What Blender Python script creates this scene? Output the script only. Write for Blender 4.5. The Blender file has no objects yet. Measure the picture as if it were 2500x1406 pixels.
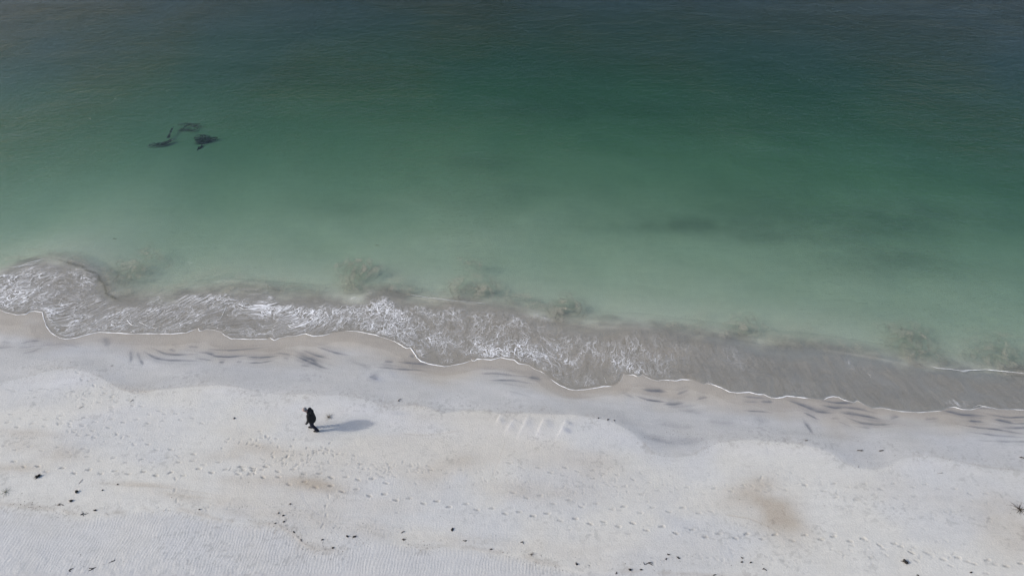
import bpy, bmesh, math, random
import numpy as np
from mathutils import Vector, Matrix

SC = bpy.context.scene
COL = SC.collection
R = math.radians

# ------------------------------------------------------------------ camera
CAM_H = 27.5                       # drone height above mean water level
PITCH = R(45.0)
FPX = 1667.0                       # focal length in photo pixels (2500 wide)
cam_d = bpy.data.cameras.new('camera')
cam_d.sensor_width = 36.0
cam_d.lens = 36.0 * FPX / 2500.0
cam_d.clip_start = 0.5
cam_d.clip_end = 5000
cam = bpy.data.objects.new('camera', cam_d)
cam.location = (0, 0, CAM_H)
cam.rotation_euler = (R(90) - PITCH, 0, 0)
COL.objects.link(cam)
SC.camera = cam

# ------------------------------------------------------------------ sky and sun
SUN_EL = R(31.0)
SUN_DIR = Vector((-0.991 * math.cos(SUN_EL), -0.13 * math.cos(SUN_EL), math.sin(SUN_EL))).normalized()
world = bpy.data.worlds.new('World')
SC.world = world
world.use_nodes = True
wn = world.node_tree.nodes
wl = world.node_tree.links
wn.clear()
sky = wn.new('ShaderNodeTexSky')
sky.sky_type = 'NISHITA'
sky.sun_disc = False
sky.sun_elevation = SUN_EL
sky.sun_rotation = math.atan2(SUN_DIR.x, SUN_DIR.y)
sky.air_density = 1.0
sky.dust_density = 4.0
sky.ozone_density = 2.7
bg = wn.new('ShaderNodeBackground')
bg.inputs['Strength'].default_value = 0.15
wo = wn.new('ShaderNodeOutputWorld')
wl.new(sky.outputs[0], bg.inputs['Color'])
wl.new(bg.outputs[0], wo.inputs['Surface'])

sun_d = bpy.data.lights.new('sun', 'SUN')
sun_d.energy = 2.0
sun_d.angle = R(3.0)
sun_d.color = (1.0, 0.94, 0.84)
sun = bpy.data.objects.new('sun', sun_d)
sun.rotation_euler = SUN_DIR.to_track_quat('Z', 'Y').to_euler()
sun.location = (-30, -10, 40)
COL.objects.link(sun)

SC.view_settings.view_transform = 'Standard'
SC.view_settings.look = 'None'
SC.view_settings.gamma = 1.0
SC.view_settings.exposure = 0.30
SC.view_settings.use_curve_mapping = False
SC.cycles.use_denoising = True
SC.cycles.transparent_max_bounces = 12
SC.cycles.max_bounces = 4
SC.cycles.diffuse_bounces = 2
SC.cycles.glossy_bounces = 2

# ------------------------------------------------------------------ helpers
CP, SP = math.cos(PITCH), math.sin(PITCH)


def at_z(px, py, z=0.0):
    """photo pixel -> point on the horizontal plane z (vectorised)"""
    px = np.asarray(px, float); py = np.asarray(py, float)
    u = (px - 1250.0) / FPX
    v = (py - 703.0) / FPX
    t = (CAM_H - z) / (SP + v * CP)
    return u * t, (CP - v * SP) * t


def smooth(a, b, x):
    t = np.clip((x - a) / (b - a), 0, 1)
    return t * t * (3 - 2 * t)


def _hash(ix, iy, seed):
    h = (ix.astype(np.int64) * 374761393 + iy.astype(np.int64) * 668265263 + seed * 974634777) & 0xFFFFFFFF
    h = ((h ^ (h >> 13)) * 1274126177) & 0xFFFFFFFF
    return ((h ^ (h >> 16)) & 0xFFFFFF).astype(np.float32) / float(0xFFFFFF)


def vnoise(x, y, seed=0):
    x, y = np.broadcast_arrays(np.asarray(x, float), np.asarray(y, float))
    ix = np.floor(x); iy = np.floor(y)
    fx = (x - ix).astype(np.float32); fy = (y - iy).astype(np.float32)
    fx = fx * fx * (3 - 2 * fx); fy = fy * fy * (3 - 2 * fy)
    a = _hash(ix, iy, seed); b = _hash(ix + 1, iy, seed)
    c = _hash(ix, iy + 1, seed); d = _hash(ix + 1, iy + 1, seed)
    return (a * (1 - fx) + b * fx) * (1 - fy) + (c * (1 - fx) + d * fx) * fy


def fbm(x, y, seed=0, octs=4, gain=0.5):
    s = 0; amp = 1.0; tot = 0
    for o in range(octs):
        s = s + amp * vnoise(x * 2 ** o + 17.3 * o, y * 2 ** o - 9.1 * o, seed + o * 7)
        tot += amp; amp *= gain
    return s / tot


def poly_px(s):
    v = [float(t) for t in s.replace(';', ' ').replace(',', ' ').split()]
    return np.array(v).reshape(-1, 2)


# ------------------------------------------------------------------ the lines that shape the shore (traced, then laid on the ground)
SWASH = poly_px("""-500,742 -300,760 -120,748 0,757 15,763 40,769 63,767 72,761 84,759 103,762 106,775 112,795 125,813 145,825 160,828 185,825
220,815 240,811 258,811 290,813 320,815 360,814 420,815 455,812 480,802 484,801 487,807 495,807 503,803 525,806 540,810 550,820 565,827 600,828
655,828 659,823 662,827 670,831 680,826 700,821 720,820 745,814 765,821 790,819 810,813 842,808 870,808 895,813 918,818 940,825 960,832 975,839
985,846 993,850 1001,848 1010,860 1018,873 1028,882 1045,888 1060,891 1085,895 1105,892 1130,887 1150,880 1154,877 1158,881 1165,876 1200,878
1222,872 1240,876 1255,878 1265,887 1290,891 1305,901 1322,907 1330,912 1345,925 1365,940 1390,951 1405,953 1430,951 1455,947 1475,943 1495,943
1510,936 1518,926 1522,911 1530,915 1545,914 1555,919 1563,918 1568,914 1572,917 1590,926 1605,930 1620,927 1650,929 1665,926 1690,927 1720,938
1726,935 1760,946 1780,956 1800,959 1830,957 1850,962 1865,963 1880,970 1895,972 1910,970 1920,966 1950,969 1980,973 2010,976 2020,970 2035,967
2048,969 2060,976 2085,983 2093,977 2110,988 2130,997 2150,995 2175,1000 2200,1004 2245,1007 2280,1004 2300,1003 2315,995 2330,993 2350,999
2370,1000 2385,996 2400,993 2420,996 2437,999 2500,1000 2620,1012 2800,1006 3000,1030""")
BACK = poly_px("""-500,700 -250,690 -80,690 0,664 40,646 85,632 120,632 160,640 205,652 230,662 246,690 262,712 278,726 320,728 380,722 420,726 450,714 520,708
600,712 640,716 700,724 760,728 830,731 880,733 905,716 950,708 970,716 985,742 1000,744 1100,735 1180,741 1240,755 1300,765 1340,775 1400,791
1440,796 1560,797 1620,802 1690,816 1790,824 1840,835 1860,848 1900,846 1960,846 2040,855 2120,867 2200,885 2275,893 2340,903 2400,904 2500,912
2650,930 2800,925 3000,950""")
BERM = poly_px("""-500,990 -200,960 0,935 35,927 90,913 150,899 180,898 210,908 245,920 270,935 290,947 305,952 340,955 400,950 480,942 540,940 590,946 620,955
650,961 685,963 745,961 765,966 830,964 880,972 905,978 920,985 935,994 1010,988 1040,992 1080,1008 1130,1002 1180,1001 1220,1008 1300,1008
1400,1012 1460,1020 1500,1030 1545,1055 1565,1075 1590,1103 1620,1115 1650,1117 1690,1110 1720,1095 1750,1080 1800,1073 1850,1073 1960,1083
1990,1090 2030,1105 2060,1128 2090,1140 2130,1145 2160,1140 2200,1118 2250,1110 2310,1120 2400,1140 2500,1150 2700,1165 3000,1150""")
RIPL = poly_px("""-400,1240 0,1228 80,1236 100,1238 150,1243 170,1252 210,1257 260,1255 310,1247 335,1240 380,1243 430,1240 480,1252 540,1268 600,1277 660,1277
690,1285 720,1305 740,1325 770,1340 800,1343 850,1338 890,1325 950,1320 1000,1328 1050,1337 1090,1332 1150,1337 1200,1345 1260,1352 1290,1360
1320,1370 1370,1380 1420,1396 1500,1392 1600,1395 1750,1402 2000,1440 2500,1500 3000,1540""")
Z_SW, Z_BK, Z_BM, Z_RP = 0.06, 0.0, 0.28, 0.48


def world_line(poly, z):
    x, y = at_z(poly[:, 0], poly[:, 1], z)
    o = np.argsort(x, kind='stable')
    # carry on in the shore's own direction far beyond the frame
    x = np.concatenate([[-700.0], x[o], [700.0]])
    y = np.concatenate([[y[o][0] + 80], y[o], [y[o][-1] - 80]])
    return np.stack([x, y], 1)


W_SW, W_BK, W_BM, W_RP = world_line(SWASH, Z_SW), world_line(BACK, Z_BK), world_line(BERM, Z_BM), world_line(RIPL, Z_RP)


def f_sw(x): return np.interp(x, W_SW[:, 0], W_SW[:, 1])
def f_bk(x): return np.interp(x, W_BK[:, 0], W_BK[:, 1])
def f_bm(x): return np.interp(x, W_BM[:, 0], W_BM[:, 1])
def f_rp(x): return np.interp(x, W_RP[:, 0], W_RP[:, 1])


def _smoothline(line, sig):
    xs = np.arange(-60, 60, 0.1)
    ys = np.interp(xs, line[:, 0], line[:, 1])
    k = np.exp(-0.5 * (np.arange(-int(4 * sig / 0.1), int(4 * sig / 0.1) + 1) * 0.1 / sig) ** 2); k /= k.sum()
    n = len(k) // 2
    return xs, np.convolve(np.pad(ys, n, mode='edge'), k, 'valid')


SBK = _smoothline(W_BK, 2.5)
SM = {k: _smoothline(l, sg) for k, l, sg in (('sw', W_SW, 0.9), ('bk', W_BK, 0.9), ('bm', W_BM, 0.5), ('rp', W_RP, 0.4))}


def f_sm(k, x, f):
    return np.where(np.abs(x) < 55, np.interp(x, SM[k][0], SM[k][1]), f(x))


def f_bks(x):
    y = np.interp(x, SBK[0], SBK[1])
    return np.where(np.abs(x) < 55, y, f_bk(x))


def depth_of(db):
    """water depth against distance seaward of the sand step"""
    return np.interp(db, [0, 0.5, 1.5, 4, 8, 12, 16, 22, 30, 40, 60, 120, 700],
                     [0.09, 0.17, 0.42, 0.70, 1.02, 1.38, 1.75, 2.2, 2.75, 3.3, 4.2, 7, 25])


def z_sand(x, y, rough=True):
    """height of sand: dry terrace, berm step, beach face, swash bed, sand step, sea bed"""
    sw, bk, bm, rp = f_sm('sw', x, f_sw), f_sm('bk', x, f_bk), f_sm('bm', x, f_bm), f_sm('rp', x, f_rp)
    bk = np.maximum(bk, sw + 0.6); bm = np.minimum(bm, sw - 0.4); rp = np.minimum(rp, bm - 1)
    z = Z_RP + 0.03 * (rp - y)
    z = np.minimum(z, 3.0)
    k = (y > rp)
    z = np.where(k, Z_BM + 0.03 + (Z_RP - Z_BM - 0.03) * (bm - y) / (bm - rp), z)
    k = (y > bm)
    z = np.where(k, Z_SW + (Z_BM - Z_SW) * (sw - y) / (sw - bm), z)
    z = np.where(k, z + 0.03 * (1 - smooth(0, 0.9, y - bm)), z)
    k = (y > sw)
    z = np.where(k, Z_SW - (Z_SW + 0.09) * (y - sw) / (bk - sw), z)
    k = (y > bk)
    db = y - (bk * np.exp(-np.maximum(y - bk, 0) / 4) + f_bks(x) * (1 - np.exp(-np.maximum(y - bk, 0) / 4)))
    zz = -depth_of(np.maximum(db, 0))
    if rough:
        far = smooth(1, 6, y - bk)
        zz = zz + far * 0.25 * (fbm(x * 0.07, y * 0.11, 5, 3) - 0.5) + far * 0.14 * (fbm(x * 0.25, y * 0.35, 9, 3) - 0.5)
    z = np.where(k, zz, z)
    return z


def at(px, py):
    z = np.full(np.shape(px), 0.2) if np.ndim(px) else 0.2
    for _ in range(6):
        x, y = at_z(px, py, z)
        z = np.maximum(z_sand(x, y, False), 0.0)
    return x, y, z


def line_at(s):
    p = poly_px(s) if isinstance(s, str) else np.asarray(s, float)
    x, y, z = at(p[:, 0], p[:, 1])
    return np.stack([x, y], 1)


class Grid:
    def __init__(self, xs, ys):
        self.xs, self.ys = xs, ys
        self.X, self.Y = np.meshgrid(xs, ys)          # rows = y

    def win(self, x0, x1, y0, y1):
        i0, i1 = np.searchsorted(self.xs, [x0, x1]); j0, j1 = np.searchsorted(self.ys, [y0, y1])
        return slice(j0, j1), slice(i0, i1)

    def dist(self, pts, maxd):
        """distance to a polyline and the fraction along it, inside its window"""
        w = self.win(pts[:, 0].min() - maxd, pts[:, 0].max() + maxd, pts[:, 1].min() - maxd, pts[:, 1].max() + maxd)
        X, Y = self.X[w], self.Y[w]
        D = np.full(X.shape, 1e9); T = np.zeros(X.shape); S = np.zeros(X.shape)
        seg = np.hypot(*np.diff(pts, axis=0).T); cum = np.concatenate([[0], np.cumsum(seg)]); L = max(cum[-1], 1e-6)
        for k in range(len(pts) - 1):
            a, b = pts[k], pts[k + 1]
            ab = b - a; l2 = max(ab @ ab, 1e-9)
            t = np.clip(((X - a[0]) * ab[0] + (Y - a[1]) * ab[1]) / l2, 0, 1)
            dx = X - a[0] - t * ab[0]; dy = Y - a[1] - t * ab[1]
            d = dx * dx + dy * dy
            m = d < D
            D = np.where(m, d, D); T = np.where(m, (cum[k] + t * seg[k]) / L, T)
            S = np.where(m, np.sign(ab[0] * dy - ab[1] * dx), S)
        return w, np.sqrt(D), T, S

    def sdist(self, line, reach=1.6, step=3.0):
        """metres seaward (+) or landward (-) of a shore line: true distance close by"""
        lx = line[:, 0]
        out = self.Y - np.interp(self.X, lx, line[:, 1])
        sg = np.sign(out)
        for x0 in np.arange(-34, 34, step):
            m = (lx > x0 - 4) & (lx < x0 + step + 4)
            en = np.array([x0 - 4, x0 + step + 4]); ey = np.interp(en, lx, line[:, 1])
            pts = np.concatenate([[[en[0], ey[0]]], line[m], [[en[1], ey[1]]]])
            i0, i1 = np.searchsorted(self.xs, [x0, x0 + step])
            mm = (lx >= x0 - 0.5) & (lx <= x0 + step + 0.5)
            yy = np.concatenate([line[mm, 1], np.interp([x0, x0 + step], lx, line[:, 1])])
            j0, j1 = np.searchsorted(self.ys, [yy.min() - reach, yy.max() + reach])
            X, Y = self.X[j0:j1, i0:i1], self.Y[j0:j1, i0:i1]
            D = np.full(X.shape, 1e9)
            for k in range(len(pts) - 1):
                a, b = pts[k], pts[k + 1]; ab = b - a; l2 = max(ab @ ab, 1e-9)
                t = np.clip(((X - a[0]) * ab[0] + (Y - a[1]) * ab[1]) / l2, 0, 1)
                D = np.minimum(D, (X - a[0] - t * ab[0]) ** 2 + (Y - a[1] - t * ab[1]) ** 2)
            D = np.sqrt(D); o = out[j0:j1, i0:i1]
            wgt = smooth(reach * 0.5, reach, D)
            out[j0:j1, i0:i1] = np.sign(o) * D * (1 - wgt) + o * wgt
        return out

    def mesh(self, name, Z):
        ny, nx = self.X.shape
        co = np.stack([self.X, self.Y, Z], -1).reshape(-1, 3).astype(np.float32)
        i = (np.arange(ny - 1)[:, None] * nx + np.arange(nx - 1)[None, :]).ravel()
        quads = np.stack([i, i + 1, i + nx + 1, i + nx], 1).astype(np.int32)
        me = bpy.data.meshes.new(name)
        me.vertices.add(len(co)); me.vertices.foreach_set('co', co.ravel())
        me.loops.add(quads.size); me.loops.foreach_set('vertex_index', quads.ravel())
        me.polygons.add(len(quads))
        me.polygons.foreach_set('loop_start', (np.arange(len(quads)) * 4).astype(np.int32))
        me.polygons.foreach_set('use_smooth', np.ones(len(quads), bool))
        me.update(calc_edges=True)
        return me


def graded(lo, f0, f1, hi, step, growth=1.06, cap=30.0):
    core = np.arange(f0, f1 + step * 0.5, step)
    out = []; s = step; v = core[-1]
    while v < hi:
        s = min(s * growth, cap); v += s; out.append(v)
    inn = []; s = step; v = core[0]
    while v > lo:
        s = min(s * growth, cap); v -= s; inn.append(v)
    return np.concatenate([np.array(inn[::-1]), core, np.array(out)])


def attr_f(me, name, arr):
    a = me.attributes.new(name, 'FLOAT', 'POINT'); a.data.foreach_set('value', np.ascontiguousarray(arr, np.float32).ravel())


def attr_c(me, name, arr):
    c = np.ones((arr.shape[0] * arr.shape[1], 4), np.float32); c[:, :3] = arr.reshape(-1, 3)
    a = me.attributes.new(name, 'FLOAT_COLOR', 'POINT'); a.data.foreach_set('color', c.ravel())


def attr_v(me, name, arr):
    a = me.attributes.new(name, 'FLOAT_VECTOR', 'POINT'); a.data.foreach_set('vector', np.ascontiguousarray(arr, np.float32).ravel())


def link(name, me, parent=None, **props):
    o = bpy.data.objects.new(name, me)
    COL.objects.link(o)
    if parent is not None: o.parent = parent
    for k, v in props.items(): o[k] = v
    return o


class NT:
    """a few shorthands for node trees"""
    def __init__(self, name):
        self.m = bpy.data.materials.new(name); self.m.use_nodes = True
        self.t = self.m.node_tree; self.t.nodes.clear()
        self.out = self.t.nodes.new('ShaderNodeOutputMaterial')

    def n(self, typ, ins=None, **kw):
        nd = self.t.nodes.new(typ)
        for k, v in kw.items(): setattr(nd, k, v)
        for k, v in (ins or {}).items():
            s = nd.inputs[k]
            if isinstance(v, bpy.types.NodeSocket): self.t.links.new(v, s)
            else: s.default_value = v
        return nd

    def attr(self, name, out='Fac'):
        return self.n('ShaderNodeAttribute', attribute_name=name).outputs[out]

    def math(self, op, a, b=None, c=None, clamp=False):
        nd = self.n('ShaderNodeMath', operation=op, use_clamp=clamp)
        for i, v in enumerate((a, b, c)):
            if v is None: continue
            if isinstance(v, bpy.types.NodeSocket): self.t.links.new(v, nd.inputs[i])
            else: nd.inputs[i].default_value = v
        return nd.outputs[0]

    def ramp(self, v, a, b, c=0.0, d=1.0):
        return self.n('ShaderNodeMapRange', {0: v, 1: a, 2: b, 3: c, 4: d}, interpolation_type='SMOOTHSTEP').outputs[0]

    def mix(self, f, a, b, blend='MIX'):
        nd = self.n('ShaderNodeMix', data_type='RGBA', blend_type=blend)
        for i, v in ((0, f), (6, a), (7, b)):
            if isinstance(v, bpy.types.NodeSocket): self.t.links.new(v, nd.inputs[i])
            else: nd.inputs[i].default_value = v
        return nd.outputs[2]

    def noise(self, vec, scale, detail=3, rough=0.5, dist=0.0, out=0, flat=True):
        return self.n('ShaderNodeTexNoise', noise_dimensions='2D' if flat else '3D', ins={'Vector': vec, 'Scale': scale, 'Detail': detail, 'Roughness': rough, 'Distortion': dist}).outputs[out]

    def mapping(self, vec, rot=(0, 0, 0), scale=(1, 1, 1)):
        return self.n('ShaderNodeMapping', {'Vector': vec, 'Rotation': rot, 'Scale': scale}).outputs[0]

    def link(self, a, b): self.t.links.new(a, b)


def simple_mat(name, col, rough=0.85, var=0.25, scale=40.0, spec=0.3):
    n = NT(name)
    co = n.n('ShaderNodeTexCoord').outputs['Object']
    nz = n.noise(co, scale, 3, flat=False)
    dark = tuple(c * (1 - var) for c in col) + (1,)
    lite = tuple(min(1, c * (1 + var)) for c in col) + (1,)
    c = n.mix(nz, dark, lite)
    bp = n.n('ShaderNodeBump', {'Height': nz, 'Strength': 0.3, 'Distance': 0.01}).outputs[0]
    b = n.n('ShaderNodeBsdfPrincipled', {'Base Color': c, 'Roughness': rough, 'Normal': bp, 'Specular IOR Level': spec})
    n.link(b.outputs[0], n.out.inputs[0])
    return n.m


rng = np.random.default_rng(4)
random.seed(4)

# ================================================================== the sand: beach and sea bed in one sheet
G = Grid(graded(-700, -27.0, 27.0, 700, 0.037), graded(-300, 11.0, 28.5, 700, 0.037, 1.05))
X, Y = G.X, G.Y
Z = z_sand(X, Y)
d_sw, d_bk, d_bm, d_rp = G.sdist(W_SW), G.sdist(W_BK), G.sdist(W_BM), G.sdist(W_RP)   # + is seaward
rp = Y - d_rp

n_wp = fbm(X * 1.4, Y * 1.4, 25, 4) - 0.5
dry = 0.78 * smooth(-0.02, 0.10, -d_bm + 0.08 * n_wp) + 0.22 * smooth(-0.7, 0.6, -d_bm + 0.6 * n_wp)    # beyond the berm step
n_lo = fbm(X * 0.16, Y * 0.28, 21, 4)
n_md = fbm(X * 0.7, Y * 1.1, 31, 4)
n_hi = fbm(X * 3.0, Y * 3.5, 41, 3)
n_st = fbm(X * 0.28 + Y * 0.10, Y * 1.9 + X * 0.25, 51, 4)   # bedding drawn out along the shore

c_dry = np.array([0.535, 0.530, 0.500]); c_dry2 = np.array([0.480, 0.487, 0.488])
c_moist = np.array([0.428, 0.429, 0.422]); c_wet = np.array([0.392, 0.362, 0.318])
c_swash = np.array([0.272, 0.256, 0.225]); c_bed = np.array([0.470, 0.465, 0.395])


def lerp(a, b, t): return a + (b - a) * t[..., None]


C = np.empty(X.shape + (3,))
C[:] = c_dry
C = lerp(C, c_dry2, 0.75 * smooth(0.42, 0.62, n_lo + 0.10 * smooth(-6, 12, X) - 0.06))
C = lerp(C, np.array([0.475, 0.445, 0.395]), 0.38 * smooth(0.50, 0.68, fbm(X * 0.11 + 4, Y * 0.34, 23, 4)) * (1 - smooth(2, 14, X)))
ripz = smooth(-0.05, 0.5, rp - Y)
C = lerp(C, np.array([0.472, 0.476, 0.476]), 0.8 * ripz)
# between the swash line and the berm step the sand is damp: tan by the water, grey above
band = np.clip(-d_sw / np.maximum(d_bm - d_sw, 0.3), 0, 1)
damp = lerp(np.broadcast_to(c_wet, C.shape), c_moist, smooth(0.15, 0.62, band + 0.45 * (n_lo - 0.5) + 0.25 * (n_st - 0.5)))
damp = damp * (1 + 0.22 * (n_st - 0.5) + 0.10 * (n_md - 0.5))[..., None]
old = d_sw + 0.55 + 0.9 * (fbm(X * 0.22, X * 0 + 1.7, 19, 2) - 0.2)
damp = damp * (1 - 0.10 * smooth(-0.03, 0.04, old) - 0.05 * smooth(-0.35, 0.0, d_sw))[..., None]
C = lerp(C, damp, 1 - dry)
under = smooth(-0.02, 0.03, d_sw)
c_swash = lerp(lerp(np.broadcast_to(c_swash, C.shape), np.array([0.236, 0.240, 0.230]), smooth(5, 14, X)), np.array([0.30, 0.275, 0.235]), smooth(-9, 0, X) * (1 - smooth(7, 13, X)) * smooth(0.35, 0.6, n_md))
C = lerp(C, c_swash * (1 + 0.25 * (n_st[..., None] - 0.5)), under)
C = lerp(C, c_bed, smooth(-0.4, 1.0, d_bk + 1.5 * (n_md - 0.5) + 0.8 * n_wp))


def blob(px, py, ax, ay, bx, by, power=1.0):
    """elliptic patch: centre and two half-axis ends as photo offsets"""
    c = line_at([[px, py]])[0]
    A = line_at([[px + ax, py + ay]])[0] - c; B = line_at([[px + bx, py + by]])[0] - c
    ext = 2.4 * (np.abs(A) + np.abs(B))
    w = G.win(c[0] - ext[0], c[0] + ext[0], c[1] - ext[1], c[1] + ext[1])
    dx, dy = G.X[w] - c[0], G.Y[w] - c[1]
    det = A[0] * B[1] - A[1] * B[0]
    u = (dx * B[1] - dy * B[0]) / det; v = (A[0] * dy - A[1] * dx) / det
    return w, np.exp(-(u * u + v * v) ** power), u, v


# broad tone: paler terrace, greyer smudges, tan patches where older damp sand shows
TAN = np.array([0.395, 0.355, 0.300]); GREY = np.array([0.360, 0.372, 0.400]); WHITE = np.array([0.57, 0.57, 0.58])
for px, py, ax, ay, bx, by, amt, colr in [
    (1880, 1235, 70, 40, 8, -52, 0.75, TAN), (1925, 1272, 40, 20, 10, -20, 0.6, TAN), (1820, 1215, 70, 10, 10, -35, 0.30, TAN),
    (770, 1183, 60, 6, 0, 16, 0.65, TAN), (680, 1175, 90, 8, 0, 14, 0.40, TAN), (560, 1170, 80, 0, 0, 12, 0.22, TAN),
    (650, 1095, 60, 10, 0, 16, 0.35, TAN), (560, 1110, 90, -10, 0, 20, 0.35, TAN), (1150, 1128, 55, -8, 5, 22, 0.42, TAN),
    (1060, 1155, 60, -14, 0, 24, 0.30, TAN), (1300, 1200, 170, 12, 0, 24, 0.28, TAN), (1420, 1140, 110, 10, 0, 40, 0.22, TAN),
    (350, 1183, 70, 4, 0, 7, 0.45, TAN), (110, 1100, 100, 10, 0, 32, 0.28, TAN), (40, 1142, 80, 2, 0, 12, 0.30, TAN),
    (480, 1215, 160, 22, 0, 14, 0.25, TAN), (600, 1250, 110, 10, 0, 14, 0.22, TAN), (860, 1285, 120, 20, 0, 28, 0.22, TAN),
    (1120, 1318, 150, 10, 0, 14, 0.25, TAN), (2470, 1270, 90, 40, 0, 60, 0.32, TAN), (2250, 1200, 180, 30, 0, 30, 0.14, TAN),
    (330, 950, 60, 12, 0, 9, 0.22, TAN), (1640, 1215, 160, 20, 0, 25, 0.12, TAN), (60, 1055, 120, 8, 0, 12, 0.25, TAN),
    (1560, 1345, 220, 10, 0, 40, 0.12, TAN), (2460, 1330, 90, 40, 0, 50, 0.2, TAN),
    (1640, 1265, 60, 28, 6, -12, 0.35, GREY), (1660, 1085, 110, 14, 0, 22, 0.28, GREY), (1700, 1030, 160, 10, 0, 24, 0.26, GREY),
    (2100, 1115, 70, 8, 0, 26, 0.28, GREY), (1930, 1010, 160, 10, 0, 30, 0.20, GREY), (2380, 1080, 160, 10, 0, 40, 0.22, GREY),
    (130, 848, 130, 6, 10, 20, 0.40, GREY), (270, 838, 60, 10, 0, 22, 0.30, GREY), (420, 880, 60, 6, 0, 8, 0.35, GREY),
    (560, 905, 200, 4, 0, 16, 0.18, GREY), (760, 925, 120, 6, 0, 14, 0.18, GREY), (980, 1010, 22, 2, 0, 5, 0.35, GREY),
    (1228, 1028, 6, 6, 4, -5, 0.5, GREY), (1293, 1032, 10, 6, 4, -9, 0.55, GREY), (1342, 1033, 10, 8, 4, -8, 0.6, GREY),
    (1386, 1050, 9, 5, 2, -5, 0.65, GREY), (1392, 1034, 8, 5, 2, -4, 0.4, GREY), (1250, 1037, 7, 6, 3, -5, 0.4, GREY),
    (920, 924, 16, 4, 0, 6, 0.45, GREY), (960, 914, 10, 4, 0, 6, 0.3, GREY), (1220, 905, 120, 10, 0, 8, 0.15, GREY),
    (150, 930, 90, -14, 10, 16, 0.5, WHITE), (560, 955, 70, 4, 0, 12, 0.4, WHITE), (1500, 1060, 60, 30, -20, 10, 0.35, WHITE),
    (1880, 1100, 150, 8, 0, 16, 0.4, WHITE), (2260, 1135, 90, 6, 0, 14, 0.3, WHITE), (1300, 1050, 90, 5, 0, 24, 0.35, WHITE),
    (830, 1000, 160, 12, 0, 22, 0.4, WHITE), (1000, 1040, 100, 10, 0, 20, 0.3, WHITE), (300, 1010, 160, 0, 0, 24, 0.25, WHITE),
]:
    w, g, u, v = blob(px, py, ax, ay, bx, by)
    C[w] = lerp(C[w], colr, np.clip((1.35 if colr is TAN else 0.85 if ax > 30 else 1.7) * amt * g * (0.05 + 1.9 * n_md[w]), 0, 1))

# dark heavy-mineral streaks left in the damp sand
STREAKS = """-60,860 -20,852 30,848|2.5|.5
55,838 78,834 95,833|2.5|.6;45,850 66,849 85,845|2|.45;55,864 80,858 100,850|2|.5;5,835 25,838|2|.4;90,845 150,840 200,848|3|.3
360,863 385,876 420,880 470,881|2.6|.9;380,853 400,863 430,866 470,865|2.4|.8;415,852 428,858|3|.6;460,846 485,848|2.6|.5
515,853 560,856 600,854 640,849|2|.7;490,861 510,863 525,870 560,872 600,869|2.4|1;605,872 640,873 670,870|2.6|.95;610,886 635,886 662,881|2|.9
480,875 516,880|1.6|.6;535,884 547,885|2|.7;578,884 590,884|1.6|.5;678,862 710,866|2|.5;693,874 705,876|2|.55
725,871 755,885 785,897 795,899|3|1;730,868 760,878 772,886|3|.8;735,892 755,896|2|.5;745,858 775,870 800,875|3|.7;780,850 805,857 850,868|2.6|.65
318,858 320,872 318,886|2.4|.55;335,863 340,874 346,886|2.4|.6;346,882 349,890|1.5|.6;255,825 262,846|6|.35
905,918 922,926|4|.55;940,883 960,885|2.6|.6;978,884 1010,887 1045,890|2.6|.8;930,897 965,901 1000,902 1030,904|2|.85;1000,869 1012,871|3|.5
850,880 880,890 900,900|3|.25;1180,912 1210,913 1250,917|2.6|.65;1250,917 1295,920|2|.3;1293,921 1320,926|3.4|.8;1200,929 1250,930 1292,935|2.2|.7;1230,938 1290,945|1.6|.25
1240,955 1300,970|2|.25;1572,951 1590,954 1622,957|3.4|1;1560,969 1580,976 1622,982|2|1;1625,988 1645,988 1668,983|3.6|.7;1655,962 1680,953|2.2|.65
1520,960 1545,970|2.4|.4;1640,995 1700,990|3|.3;1705,975 1728,970|2.6|.6;1820,968 1870,972|2|.7;1860,980 1885,981|2.6|.8;1820,1002 1850,1003 1880,1006|2|.55;1815,980 1850,981|2|.3
1930,980 1970,995 2000,1006 2030,1008|2.8|.95;1965,1009 1995,1022|1.8|.95;2010,978 2035,983 2080,984|2.6|.8;2005,989 2040,996 2060,995|2.6|.9;2060,993 2100,1000 2130,1007|2.6|.7
2055,1008 2080,1010 2100,1015 2140,1022|2.8|1;2075,1022 2105,1034 2140,1038 2170,1036|2.2|.9;2175,1023 2195,1017|3|.65;1965,1033 1985,1060|2.2|.7;2030,1022 2050,1021|2|.4
2050,1030 2080,1042|2|.35;2090,1040 2125,1047|2|.45;2260,1025 2290,1022|3|.45;2300,1003 2350,1013 2400,1016|2.8|1;2365,1028 2402,1031|2.4|.9;2350,1038 2400,1046 2440,1050 2492,1058|2.2|.85
2370,1055 2430,1064 2492,1067|2|.6;2420,1013 2460,1019 2560,1020|2.4|.85;2430,1025 2475,1033|3|.9;2475,1034 2560,1036|2|.7;2450,1045 2560,1044|3|.8;2470,1000 2560,998|2.4|.8
2400,1076 2450,1079 2560,1076|1.8|.5;2375,997 2435,998|1.6|.6;2310,996 2330,994|1.6|.4;1660,1000 1720,1012|4|.25;1730,1030 1790,1032|6|.25;1840,1020 1880,1030|5|.22
1600,1030 1650,1042 1700,1040|7|.22;1570,1062 1620,1076 1680,1080 1740,1070|6|.30;1580,1070 1640,1084 1700,1084|4|.3;2560,1060 2640,1066|2|.6"""
DARK = np.array([0.105, 0.115, 0.135])
n_sk = fbm(X * 2.2, Y * 5.0, 44, 3)
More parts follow.
